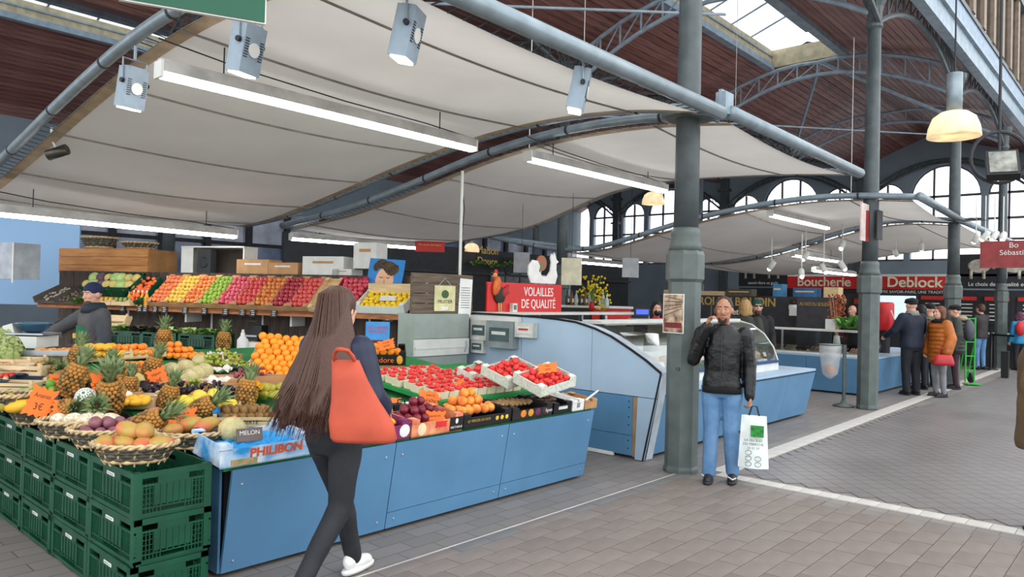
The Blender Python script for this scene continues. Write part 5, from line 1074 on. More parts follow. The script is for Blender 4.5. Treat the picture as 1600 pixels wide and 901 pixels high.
# ================================================================ POULTRY STALL COUNTER
pc = thing('poultry_counter', 'blue leaning counter of the poultry stall behind the phoning man', 'counter', (0, 0, 0))
xs = [6.62, 7.75, 8.85, 9.95, 10.93]
for a, b in zip(xs, xs[1:]): front_panel(pc, a, b - .006, .03, .66, 3.97, 3.82, .66)
MB().span((6.62, 3.84, .655), (10.98, 5.0, .685)).build('worktop', lightblue_lam, pc); MB().span((6.64, 3.82, .64), (10.98, 3.85, .656)).build('black_edge', black, pc)
MB().span((6.62, 4.1, 0), (10.85, 5.0, .65)).build('carcass', dark_grey, pc); MB().add([(10.93, 3.97, .03), (10.98, 3.83, .66), (10.98, 5, .66), (10.93, 5, .03)], [(0, 3, 2, 1)]).build('end_panel', blue_lam, pc)
gc = thing('glass_case', 'curved glass chiller case on the poultry counter', 'display case', (0, 0, 0))
MB().span((6.75, 4.12, .686), (10.3, 4.98, .8)).build('base', off_white, gc); MB().span((6.75, 4.1, .79), (10.32, 4.14, .82)).build('blue_trim', mat('navy_trim', '#26427a', .4), gc)
MB().span((6.75, 4.7, 1.34), (10.3, 5.0, 1.38)).span((6.75, 4.96, .8), (10.3, 5.0, 1.38)).build('top_and_back', off_white, gc)
gl = glass('case_glass', (.9, .97, .96), .3); cv = [(4.13, .81), (4.2, 1.0), (4.34, 1.18), (4.52, 1.3), (4.7, 1.345)]
MB().add([(x, y, z) for y, z in cv for x in (6.76, 10.29)], [(2 * i, 2 * i + 1, 2 * i + 3, 2 * i + 2) for i in range(4)]).build('front_glass', gl, gc, True)
for x in (6.76, 10.29): MB().prism(cv + [(4.95, 1.345), (4.95, .81)], (x, 0, 0), (0, 1, 0), (0, 0, 1), .006).build('side_glass', gl, gc)
MB().tube([(10.3, y, z) for y, z in cv], .012, 6).build('end_frame', off_white, gc)
poul = MB().ell((0, 0, .05), (.13, .085, .065), 12, 8).ell((.1, .05, .04), (.05, .03, .03), 8, 6).ell((.1, -.05, .04), (.05, .03, .03), 8, 6).mesh('chicken', mat('raw_poultry', '#e2c9a4', .5, c2='#d8b08a', scale=9), True)
for i in range(10):
    x = 7.0 + i * .34; tr = MB().box((x, 4.5, .82), (.3, .5, .025)).build('tray', mat(('white_tray', 'green_tray', 'steel_tray')[i % 3], ('#eef0ee', '#2f7a48', '#b0b6b8')[i % 3], .4)); tag(tr, 'shallow %s tray in the poultry case, %s from the column side' % (('white', 'green', 'steel')[i % 3], ORD[i]), 'tray')
    for k in range(2): put(poul, 'pale piece of poultry in the glass chiller case', 'poultry', 'poultry in the glass case', (x, 4.4 + .2 * k, .835), (0, 0, R(90) + random.uniform(-.3, .3)))
for i in range(9):
    tag(MB().box((7.3 + .35 * i, 4.24, .9), (.09, .004, .06), (-.4, 0, 0)).build('price_tag', white_paint), 'small white price tag in the poultry case, %s from the column side' % ORD[i], 'price tag')
# items on top of the poultry stall wall
pr = thing('back_rail', 'white rail shelf along the poultry stall behind the curved wall', 'shelf', (0, 0, 0)); MB().span((6.6, 6.2, 1.39), (10.4, 6.64, 1.42)).build('board', off_white, pr)
for x in (6.7, 8.5, 10.3): MB().span((x - .02, 6.24, 0), (x + .02, 6.3, 1.39)).build('post', steel, pr)
vs = thing('shop_sign', 'red enamel sign reading VOLAILLES DE QUALITE with a rooster', 'sign', (7.55, 6.5, 1.61)); MB().box((0, 0, 0), (1.54, .025, .39)).build('board', red_sign, vs)
for i, s in enumerate(('VOLAILLES', 'DE QUALITÉ')): text('sign_lettering', s, .17, white_paint, vs, (.26, -.016, .08 - .165 * i), FACE_NY, .002, sx=.78)
ro = thing('rooster_figure', 'painted brown and orange rooster standing on the red sign', 'rooster figure', (6.98, 6.475, 1.62))
MB().ell((.02, 0, .02), (.11, .035, .12), 12, 8, (0, R(-25), 0)).build('body', mat('rooster_dark', '#2a2622', .6), ro, True); MB().ell((-.04, -.005, .13), (.07, .036, .13), 12, 8, (0, R(15), 0)).build('neck_plumage', mat('rooster_orange', '#d8762a', .6, c2='#b8452a', scale=18), ro, True); MB().ell((-.07, 0, .27), (.035, .025, .035), 10, 7).caps((-.1, 0, .265), (-.13, 0, .255), .01, .004).build('head', mat('rooster_head', '#d89050', .6), ro, True)
MB().ell((-.06, 0, .32), (.03, .008, .03), 8, 6).ell((-.04, 0, .315), (.02, .008, .025), 8, 6).ell((-.09, 0, .225), (.012, .01, .025), 8, 6).build('comb', mat('comb_red', '#c02a24', .5), ro, True); MB().caps((.08, 0, .05), (.19, 0, .14), .05, .015).caps((.08, 0, .03), (.2, 0, .06), .045, .012).build('tail', mat('rooster_red', '#a8282a', .6), ro, True); MB().tube([(.0, -.01, -.08), (.01, -.01, -.2)], .009, 6).tube([(.04, -.01, -.08), (.05, -.01, -.2)], .009, 6).box((.03, -.02, -.2), (.09, .04, .012)).build('legs', mat('rooster_leg', '#d8b878', .6), ro)
sil = [(-.28, 0), (-.34, .12), (-.33, .24), (-.25, .32), (-.14, .31), (-.09, .24), (-.11, .17), (-.04, .1), (.07, .1), (.14, .18), (.16, .3), (.14, .37), (.17, .43), (.2, .4), (.23, .45), (.26, .39), (.28, .35), (.33, .32), (.28, .29), (.28, .2), (.31, .12), (.26, 0)][::-1]
o = MB().prism([(a, b) for a, b in sil], (8.05, 6.62, 1.82), (1, 0, 0), (0, 0, 1), .02).build('rooster_cutout', white_paint); tag(o, 'white rooster silhouette board behind the red sign', 'cutout')
t = thing('logo_disc', 'round sign in green white and red behind the silhouette board', 'sign', onD(845, 411, 10.4), 0); MB().lathe([(.11, 0), (.11, .02)], 20, rot=(R(90), 0, 0)).build('disc', mat('disc_green', '#2f7a4a', .5, c2='#c83a34', scale=6), t); MB().tube([(0, .0, -.1), (0, 0, -.74)], .01, 6).build('stem', steel, t)
t = thing('meter_box', 'small pale socket box below the rooster figure', 'socket box', (7.26, 6.46, 1.47)); MB().box((0, 0, 0), (.09, .06, .13)).build('body', fbw, t); MB().box((0, -.032, .01), (.05, .005, .06)).build('dial', win, t)
for i, (u, v, W, H, l, m) in enumerate(((815, 410, .25, .32, 'grey sheet hung behind the rooster', mat('grey_sheet', '#8f9294', .6)), (893, 424, .32, .42, 'cream panel hanging behind the red sign', mat('cream_panel', '#cfc8ae', .7)), (985, 418, .26, .3, 'grey panel hanging under the rear tube light', mat('grey_sheet', '#8f9294', .6)))):
    t = thing('suspended_sheet', l, 'panel', onD(u, v, 11.5), R(-42)); MB().box((0, 0, 0), (W, .02, H)).build('sheet', m, t); MB().tube([(0, 0, H / 2), (0, 0, H / 2 + 1.5)], .004, 4).build('cord', dark_grey, t)
t = thing('white_post', 'thin white post rising from the plank screen to the canopy', 'post', (6.3, 6.5, 1.4)); MB().tube([(0, 0, 0), (0, 0, 1.75)], .018, 8).build('pole', off_white, t); MB().tube([(0, .03, 1.75), (.1, .05, 1.3), (.03, .02, .8), (-.05, .02, .5)], .006, 5).build('cable', black, t)
# weighing machine, screen, bottles, flowers on the bar behind
t = thing('cash_screen', 'blue lit cash screen beside the masked woman', 'screen', onD(1003, 487, 9.6), R(-42)); MB().box((0, 0, 0), (.2, .04, .09)).build('bezel', dark_grey, t); MB().box((0, -.022, 0), (.16, .004, .06)).build('display', mat('blue_screen', '#3a4fd8', .3, emit=.7), t); MB().box((0, .02, -.13), (.3, .2, .03), (.3, 0, 0)).box((0, .02, -.2), (.05, .05, .1)).build('keyboard_base', steel, t)
t = thing('weighing_machine', 'grey weighing machine on the poultry counter', 'machine', onD(965, 515, 9.2), R(-42)); MB().box((0, 0, 0), (.34, .26, .1)).box((.05, 0, .1), (.26, .2, .02)).build('body', off_white, t); MB().box((.2, 0, .02), (.3, .2, .1)).build('scale_body', dark_grey, t); MB().box((-.12, -.14, .02), (.06, .01, .04)).build('keypad', dark_grey, t)
t = thing('white_bucket', 'upturned white bucket beside the column', 'bucket', onD(1018, 535, 8.5), 0); MB().lathe([(.1, -.1), (.075, .1), (.06, .105)], 18).build('shell', white_paint, t, True); MB().lathe([(.105, -.1), (.105, -.09)], 18).build('rim', off_white, t)
bar = thing('red_bar', 'red and white bar counter behind the poultry stall', 'counter', onD(930, 500, 14), R(-42)); bar.location.z = 1.19; MB().box((-.35, 0, .28), (2.0, .6, .04)).build('top', off_white, bar); MB().box((.25, 0, -.46), (.75, .5, 1.46)).build('red_front', red_sign, bar); MB().box((-.75, 0, -.46), (1.2, .5, 1.46)).build('dark_front', dark_grey, bar)
for k in range(2): MB().box((.1 + .25 * k, -.26, .0 - .3 * k), (.14, .005, .25)).build('notice', white_paint, bar)
for i in range(9):
    t = thing('bottle', 'bottle on the red bar, %s from the left' % ORD[i], 'bottle', onD(886 + 7 * i, 478, 13.9) * 1, 0, 'bottles on the red bar'); t.location.z = 1.49; MB().lathe([(.035, 0), (.038, .02), (.038, .16), (.014, .22), (.014, .28)], 10).build('glass', mat(('wine_green', 'amber_glass', 'clear_bottle')[i % 3], ('#2a3a24', '#7a4a1c', '#b0b4b0')[i % 3], .2), t, True); MB().box((0, -.037, .09), (.05, .006, .07)).build('label', off_white, t)
fl = mat('yellow_blossom', '#e8c81e', .6)
for i, (u, v, n) in enumerate(((925, 452, 60), (942, 470, 30))):
    t = thing('flower_vase', ('yellow flowering branches in a red vase on the bar', 'small bunch of yellow flowers in a dark pot on the bar')[i], 'flowers', onD(u, v, 13.4), 0); rnd = random.Random(i); b = MB(); st_ = MB()
    for k in range(n): a = rnd.uniform(0, 6.28); r = rnd.uniform(.02, .3 - .1 * i); q = Vector((r * math.cos(a), r * math.sin(a), rnd.uniform(-.15, .25))); b.ell(q, .022, 6, 4); (st_.tube([(0, 0, -.25), q], .004, 4) if k % 4 == 0 else None)
    b.build('blossom', fl, t); st_.build('branch', leafm, t); MB().lathe([(.04, -.42), (.05, -.3), (.035, -.22)], 12).build('vase', red_sign if i == 0 else black, t, True)
t = thing('gel_bottle', 'clear hand gel pump bottle on the bar', 'bottle', onD(948, 473, 13.3), 0); MB().lathe([(.04, -.1), (.04, .06), (.012, .09), (.012, .12)], 12).build('body', mat('gel_blue', '#b8d4dc', .2), t, True); MB().box((.01, 0, .13), (.06, .015, .015)).build('pump', white_paint, t)
# dark rear stall
t = thing('wall_rear_stall', 'dark rear stall wall with wooden cafe sign', 'wall', (0, 0, 0), kind='structure'); MB().span((8.5, 14.2, 0), (22, 14.3, 2.9)).build('dark_panel', mat('charcoal_wall', '#2b2c30', .7), t); MB().span((8.5, 14.1, 2.2), (22, 14.2, 2.26)).build('rail', dark_grey, t)
for k in range(6): MB().span((14.9 + .62 * k, 14.12, 1.65), (15.46 + .62 * k, 14.16, 2.3)).build('window_pane', mat(('pale_blue_pane', 'grey_pane')[k < 3], ('#b9cde0', '#6a6f74')[k < 3], .2), t)
p = onY(762, 400, 14.17); t = thing('script_sign', 'gold script sign reading Maison Douce on the dark stall', 'sign', p, 0); text('sign_lettering', 'Maison\nDouce', .3, mat('gold_letters', '#c9a860', .4), t, (0, 0, 0), FACE_NY, .01); MB().box((0, .02, -.3), (1.2, .015, .015)).build('bar', dark_grey, t)
for i, u in enumerate((748, 776, 800)): leafy(onY(u, 412 + 4 * (i % 2), 13.85), .22, 70, 'trailing green plant on the dark stall, %s' % ('left', 'middle', 'right')[i] + ' of three', leafm, 'plant', -.4)
t = thing('drying_rack', 'black hanging coil and hoop on the dark stall', 'rack', onY(795, 412, 14.05), 0); MB().tube([(.2 * math.cos(a / 3) , 0, .2 * math.sin(a / 3) - .1) for a in range(20)], .012, 6).build('hoop', black, t); MB().tube([(-.3 + .02 * k, .04 * math.cos(k * 1.2), .12 + .06 * math.sin(k * 1.2)) for k in range(30)], .008, 5).build('coil', black, t)
# ================================================================ BOUDIN COUNTER
bc = thing('boudin_counter', 'blue counter of the boudin stall beyond the gap', 'counter', (0, 0, 0))
for a, b in ((4.0, 5.1), (5.106, 6.2), (6.206, 7.4)): MB().span((14.08, a, .03), (14.11, b, .65)).build('side_panel', blue_lam, bc)
for a, b in ((14.12, 15.6), (15.606, 17.1), (17.106, 18.6)): front_panel(bc, a, b, .03, .65, 4.02, 3.96, .65)
MB().span((14.08, 3.95, .65), (14.95, 7.4, .675)).build('worktop', lightblue_lam, bc); MB().span((14.95, 3.95, .65), (18.6, 4.8, .675)).build('worktop', lightblue_lam, bc); MB().span((14.14, 4.1, 0), (14.9, 7.3, .64)).build('carcass', dark_grey, bc); MB().span((14.9, 4.1, 0), (18.5, 4.75, .64)).build('carcass', dark_grey, bc)
gc2 = thing('glass_case', 'low glass deli case of sausages on the boudin counter', 'display case', (0, 0, 0)); MB().span((14.15, 4.1, .676), (14.9, 7.2, .72)).build('base', off_white, gc2)
MB().span((14.16, 4.1, .72), (14.166, 7.2, 1.12)).build('front_glass', gl, gc2); MB().span((14.15, 4.1, 1.12), (14.6, 7.2, 1.15)).build('top_shelf', off_white, gc2)
for y in (4.15, 5.6, 7.15): MB().span((14.15, y - .015, .72), (14.18, y + .015, 1.12)).build('post', steel, gc2)
saus = MB(); [saus.caps((.0, -.08 + .04 * k, .02), (.16, -.08 + .04 * k, .035), .016, .016, 8) for k in range(5)]
for i in range(12):
    t = put(saus.mesh('sausage_row', mat(('sausage_pink', 'sausage_dark', 'sausage_pale')[i % 3], ('#c88a6a', '#5c2a24', '#d8bc98')[i % 3], .5), True), '%s sausages in the deli case, %s portion from the column' % (('pink', 'dark', 'pale')[i % 3], ORD[i]), 'sausages', None, (14.25, 4.3 + .24 * i, .73), (0, -.3, 0))
bp = thing('boudin_board', 'charcoal stall board lettered ROI DU BOUDIN and blanc', 'sign board', (0, 0, 0)); MB().span((16, 5.2, .95), (16.06, 9.4, 1.77)).build('board', mat('charcoal_board', '#34343a', .6), bp); MB().span((15.9, 5.0, .68), (16.5, 9.4, .95)).build('base', dark_grey, bp)
gold = mat('gold_letter', '#b89a52', .5)
text('board_lettering', 'AU ROI DU BOUDIN', .26, gold, bp, (15.99, 7.62, 1.63), FACE_NX, .003, bold=.006, sx=.95); text('board_lettering', 'noir et  blanc', .2, white_paint, bp, (15.99, 7.35, 1.4), FACE_NX, .003, bold=.004)
bp2 = thing('boudin_side_board', 'charcoal side board lettered AU ROI DU BOUDIN in gold', 'sign board', (0, 0, 0)); MB().span((15.4, 5.1, 0), (15.45, 5.8, 1.75)).build('board', mat('charcoal_side', '#3d3d42', .6), bp2); text('board_lettering', 'AU ROI DU BOUDIN', .1, gold, bp2, (15.39, 5.42, 1.62), FACE_NX, .002, sx=.7)
t = thing('paper_dispenser', 'black paper roll dispenser on the charcoal board', 'dispenser', onX(1241, 480, 15.92), R(-90)); MB().box((0, .05, .1), (.2, .1, .12)).box((.16, .0, .05), (.02, .06, .22)).build('housing', black, t); MB().lathe([(.06, -.1), (.06, .1)], 14, rot=(0, R(90), 0)).build('roll', white_paint, t, True); MB().box((0, -.06, -.1), (.17, .004, .16)).build('loose_sheet', white_paint, t); MB().box((0, -.005, .12), (.05, .01, .02)).build('red_mark', red_sign, t)
for i, (y, L, H, l, m) in enumerate(((9.0, .7, .12, 'wicker tray on the charcoal board far left', wick_l), (8.2, .9, .1, 'wooden rack on the charcoal board', wood_pale), (7.4, .6, .16, 'heap of brown sticks on the charcoal board', wick_d), (5.9, .5, .2, 'blue crate on the charcoal board', mat('blue_crate', '#2f6a98', .5)), (6.5, .2, .28, 'small blue tin on the charcoal board', mat('blue_tin', '#3f86b4', .5)), (5.35, .3, .22, 'pale wooden box at the end of the charcoal board', wood_pale))):
    t = thing('stall_prop', l, 'box', (16.25, y, 1.77), R(-90)); MB().box((0, 0, H / 2), (L, .3, H)).build('body', m, t); MB().box((0, -.152, H * .6), (L * .8, .01, H * .15)).build('band', wood_pale, t)
t = thing('vase_of_dried_flowers', 'tall vase of orange dried flowers on the boudin counter', 'flowers', onX(1308, 500, 14.9), 0); b = MB(); s_ = MB(); rnd = random.Random(2)
for k in range(160): a = rnd.uniform(0, 6.28); r = rnd.uniform(0, .17); q = Vector((r * math.cos(a), r * math.sin(a), rnd.uniform(.0, .5))); b.ell(q, .02, 5, 4); (s_.tube([(0, 0, -.4), q], .004, 4) if k % 8 == 0 else None)
b.build('flower_heads', mat('dried_orange', '#a8562a', .7, c2='#7a2a20', scale=9), t); s_.build('stems', wick_l, t); MB().lathe([(.06, -.64), (.07, -.45), (.05, -.3)], 12).build('vase', off_white, t, True)
leafy(onX(1333, 515, 14.2), .3, 160, 'green bamboo palm beside the second column', mat('palm_green', '#4f8a3a', .6, c2='#7ab05a', scale=9), 'plant', 1.5)
t = thing('white_card', 'white information card standing on the deli case', 'card', (14.3, 4.75, 1.15)); MB().box((0, 0, .1), (.01, .18, .2)).build('sheet', white_paint, t); MB().box((0, 0, .005), (.06, .18, .01)).build('foot', off_white, t)
# litter bag on a pole
t = thing('litter_stand', 'grey pole with a hoop holding a clear litter bag', 'litter bin', onZ(1318, 634), R(-90)); MB().lathe([(.16, 0), (.16, .015), (.05, .05), (.025, .12)], 18).build('foot', grey_iron, t, True); MB().tube([(0, 0, .05), (0, 0, .98)], .03, 8).build('pole', grey_iron, t); MB().tube([(-.22 + .17 * math.cos(a / 10 * math.pi), .17 * math.sin(a / 10 * math.pi), .97) for a in range(21)], .01, 6).build('hoop', grey_iron, t)
MB().lathe([(.17, .98), (.175, .9), (.15, .7), (.12, .5), (.04, .42)], 18, c=(-.22, 0, 0)).build('clear_bag', mat('clear_bag', '#dfe3e4', .25, alpha=.45), t, True); MB().ell((-.2, -.02, .55), (.08, .06, .05), 9, 6).build('orange_waste', mat('orange_waste', '#d87a2c', .7), t, True); MB().box((-.25, .03, .6), (.09, .06, .12), (.4, .3, 0)).build('cardboard_waste', card_brown, t)
# column signs
t = thing('column_sign', 'red and white sign panels standing out from the second column', 'sign', (12.45, 3.55, 0)); MB().span((-.5, -.01, 2.62), (-.13, .01, 3.2)).build('white_panel', mat('white_red_panel', '#d9c4bc', .5), t); MB().span((-.28, -.02, 2.62), (-.13, -.011, 3.1)).build('red_panel', mat('dull_red_panel', '#8e2a2a', .5), t); MB().span((-.14, -.14, 2.66), (.14, -.12, 3.12)).build('dark_panel', dark_grey, t)
t = thing('column_sign', 'dull red sign lettered Bo and Sebastie at the right edge', 'sign', onD(1584, 397, 17), R(-90)); MB().box((0, 0, 0), (1.1, .03, .52)).build('board', mat('dull_red_sign', '#8f3838', .5), t); text('sign_lettering', 'Bo\nSébastie', .14, off_white, t, (0, -.02, .1), FACE_NY, .002)
# ================================================================ BUTCHER WALL
bwall = thing('wall_butcher', 'butcher stall wall with red Boucherie Deblock band and cow pictures', 'wall', (0, 0, 0), kind='structure')
MB().span((25.05, 2.0, 0), (25.2, 11.5, 2.15)).build('dark_wall', mat('charcoal_wall', '#2b2c30', .7), bwall); MB().span((25.0, 4.8, 2.15), (25.2, 9.75, 2.55)).build('red_band', red_sign, bwall)
text('band_lettering', 'Boucherie', .42, mat('cream_letter', '#efe3c4', .5), bwall, (24.98, 8.55, 2.36), FACE_NX, .006, bold=.008); text('band_lettering', 'Deblock', .45, mat('cream_letter', '#efe3c4', .5), bwall, (24.98, 5.85, 2.36), FACE_NX, .006, bold=.008)
MB().lathe([(.26, 0), (.26, .05)], 24, c=(24.98, 7.2, 2.36), rot=(0, R(-90), 0)).build('round_emblem', white_paint, bwall)
text('band_small_lettering', 'VOTRE SAVOIR-FAIRE, UNE TRADITION', .12, white_paint, bwall, (25.03, 5.9, 2.07), FACE_NX, .003); MB().span((25.0, 2.0, 2.55), (25.2, 9.75, 2.62)).build('trim_strip', off_white, bwall)
for y0, y1 in ((9.75, 11.5), (2.0, 4.75)):
    MB().span((25.0, y0, 2.2), (25.2, y1, 3.2)).build('cow_panel', mat('black_cow_panel', '#25262a', .6), bwall)
    for k in range(int((y1 - y0) / .8)):
        y = y0 + .45 + .85 * k; c = mat('cream_cow', '#cfc8b8', .7, c2='#8d867c', scale=5)
        MB().ell((24.99, y, 2.85), (.01, .3, .2), 14, 8).ell((24.985, y - .3, 2.95), (.01, .13, .14), 12, 7).ell((24.985, y - .36, 2.84), (.01, .07, .08), 10, 6).box((24.99, y + .2, 2.6), (.015, .08, .25)).box((24.99, y - .12, 2.6), (.015, .08, .25)).ell((24.98, y - .21, 3.03), (.01, .06, .03), 8, 5).ell((24.98, y - .4, 3.03), (.01, .06, .03), 8, 5).build('cow_print', c, bwall, True)
text('panel_lettering', 'Le choix de la qualité et le goût', .16, white_paint, bwall, (24.97, 3.5, 2.32), FACE_NX, .003, sx=.9); text('panel_lettering', 'savoir-faire et goût', .14, white_paint, bwall, (24.97, 10.6, 2.32), FACE_NX, .003)
for i, y in enumerate((5.35, 4.5, 3.7, 2.9)):
    MB().span((25.0, y - .33, 1.15), (25.05, y + .33, 1.98)).build('menu_board', slate, bwall); MB().span((24.98, y - .3, 1.85), (25.0, y + .3, 1.96)).build('menu_header', red_sign, bwall)
    for k in range(5): MB().span((24.99, y - .2, 1.72 - .11 * k), (25.0, y + .18, 1.75 - .11 * k)).build('menu_line', chalk, bwall)
MB().span((25.0, 5.8, 1.2), (25.04, 7.0, 1.95)).build('light_screen', mat('white_backlight', '#cfe0ee', .4, emit=.6), bwall); MB().span((24.96, 7.1, .9), (25.04, 9.6, 2.0)).build('back_shelf', mat('dark_shelf', '#3a3430', .7), bwall)
for k in range(12): MB().box((24.93, 7.3 + .19 * k, 1.45 + .3 * (k % 2)), (.08, .13, .16)).build('jar', mat(('jar_cream', 'jar_red', 'jar_brown')[k % 3], ('#d8cca8', '#a83a2a', '#7a5a38')[k % 3], .5), bwall)
t = thing('far_counter', 'dark counter of the butcher stall behind the green hand truck', 'counter', (24.2, 2.2, 0)); MB().span((0, 0, 0), (.7, 4.5, .9)).build('body', dark_grey, t); MB().span((-.03, 0, .9), (.7, 4.5, .94)).build('top', off_white, t)
# red drum bags (customers' red packs), hand truck, barrier posts
t = thing('red_barrel', 'red drum with white script beside the second column', 'drum', onD(1383, 494, 16.3), 0); MB().lathe([(.15, -.28), (.16, -.26), (.16, .24), (.14, .28)], 18).build('drum', mat('red_drum', '#c8242a', .4), t, True); MB().tube([(-.1, -.13, .12), (0, -.163, -.05), (.1, -.13, .1)], .015, 6).build('script_band', white_paint, t); MB().lathe([(.1, -.72), (.1, -.28)], 12).build('stand', dark_grey, t)
ht = thing('hand_truck', 'bright green hand truck standing in the aisle', 'hand truck', onZ(1515, 600), R(-55)); gp = mat('bright_green_paint', '#2fae3c', .4)
for s in (-.09, .09): MB().tube([(s, 0, .05), (s, 0, 1.42)], .018, 8).build('rail', gp, ht); MB().tube([(s, .0, .95), (s, .3, .12)], .015, 6).build('brace', gp, ht)
for z in (.3, .6, .9, 1.2, 1.4): MB().bar((-.09, 0, z), (.09, 0, z), .02).build('rung', gp, ht)
MB().box((0, -.12, .02), (.3, .25, .01)).build('toe_plate', gp, ht)
for s in (-.16, .16): MB().lathe([(.03, -.025), (.11, -.025), (.11, .025), (.03, .025)], 16, c=(s, .3, .115), rot=(0, R(90), 0)).build('wheel', black, ht)
bpost = thing('barrier_post', 'black belt barrier post behind the hand truck', 'barrier post', onZ(1548, 577), 0); MB().lathe([(.17, 0), (.17, .02), (.03, .04), (.03, .92), (.04, .94), (.04, 1.0)], 16).build('post', black, bpost, True)
d_ = (onZ(1610, 585) - Vector(bpost.location)) * .6; MB().bar((0, 0, .93), (d_.x, d_.y, .93), .004, .05).build('belt', black, bpost)
t = thing('black_bin', 'tall black bin at the foot of the farthest column', 'bin', onZ(1570, 590), 0); MB().lathe([(.1, 0), (.11, .6), (.09, .61)], 4, ph=.5).build('body', black, t); MB().box((0, 0, .62), (.16, .16, .02)).build('lid', dark_grey, t)
# ================================================================ PEOPLE
def remesh(b, name, m, vox, it=6, parent=None, smooth_f=.5, disp=0., dscale=.1):
    me = b.mesh(name, m); o = link(name, me)
    r = o.modifiers.new('r', 'REMESH'); r.mode = 'VOXEL'; r.voxel_size = vox; r.use_smooth_shade = True
    s = o.modifiers.new('s', 'SMOOTH'); s.factor = smooth_f; s.iterations = it
    if disp:
        tx = bpy.data.textures.new(name, 'CLOUDS'); tx.noise_scale = dscale; d = o.modifiers.new('d', 'DISPLACE'); d.texture = tx; d.strength = disp; d.mid_level = .5
    dg = bpy.context.evaluated_depsgraph_get(); me2 = bpy.data.meshes.new_from_object(o.evaluated_get(dg)); me2.name = name
    bpy.data.objects.remove(o); bpy.data.meshes.remove(me)
    me2.materials.clear(); me2.materials.append(m); me2.polygons.foreach_set('use_smooth', [True] * len(me2.polygons))
    return link(name, me2, parent)
def V(*a): return Vector(a)
def hand(b, w, d, palm, k, curl=.6):
    d = Vector(d).normalized(); palm = Vector(palm); palm = (palm - d * palm.dot(d)).normalized(); sd = d.cross(palm)
    for o_ in (-.5, 0, .5): b.caps(w + sd * .026 * o_ * k, w + (d * .075 + sd * .042 * o_) * k, .017 * k, .014 * k, 8)
    for i, (off, L) in enumerate(((-.033, .062), (-.011, .074), (.011, .07), (.033, .054))):
        p = w + (d * .078 + sd * off) * k; c1, c2 = curl * .9, curl * 1.9
        q = p + (d * math.cos(c1) + palm * math.sin(c1)) * L * .5 * k; r = q + (d * math.cos(c2) + palm * math.sin(c2)) * L * .5 * k
        b.caps(p, q, .0088 * k, .008 * k, 8); b.caps(q, r, .008 * k, .0068 * k, 8)
    p = w + (d * .02 - sd * .03) * k; q = p + (d * .03 - sd * .025 + palm * .015) * k; r = q + (d * .03 - sd * .004 + palm * .015) * k
    b.caps(p, q, .012 * k, .0095 * k, 8); b.caps(q, r, .0095 * k, .008 * k, 8)
def yaw_to(dx, dy): return math.atan2(-dx, dy)
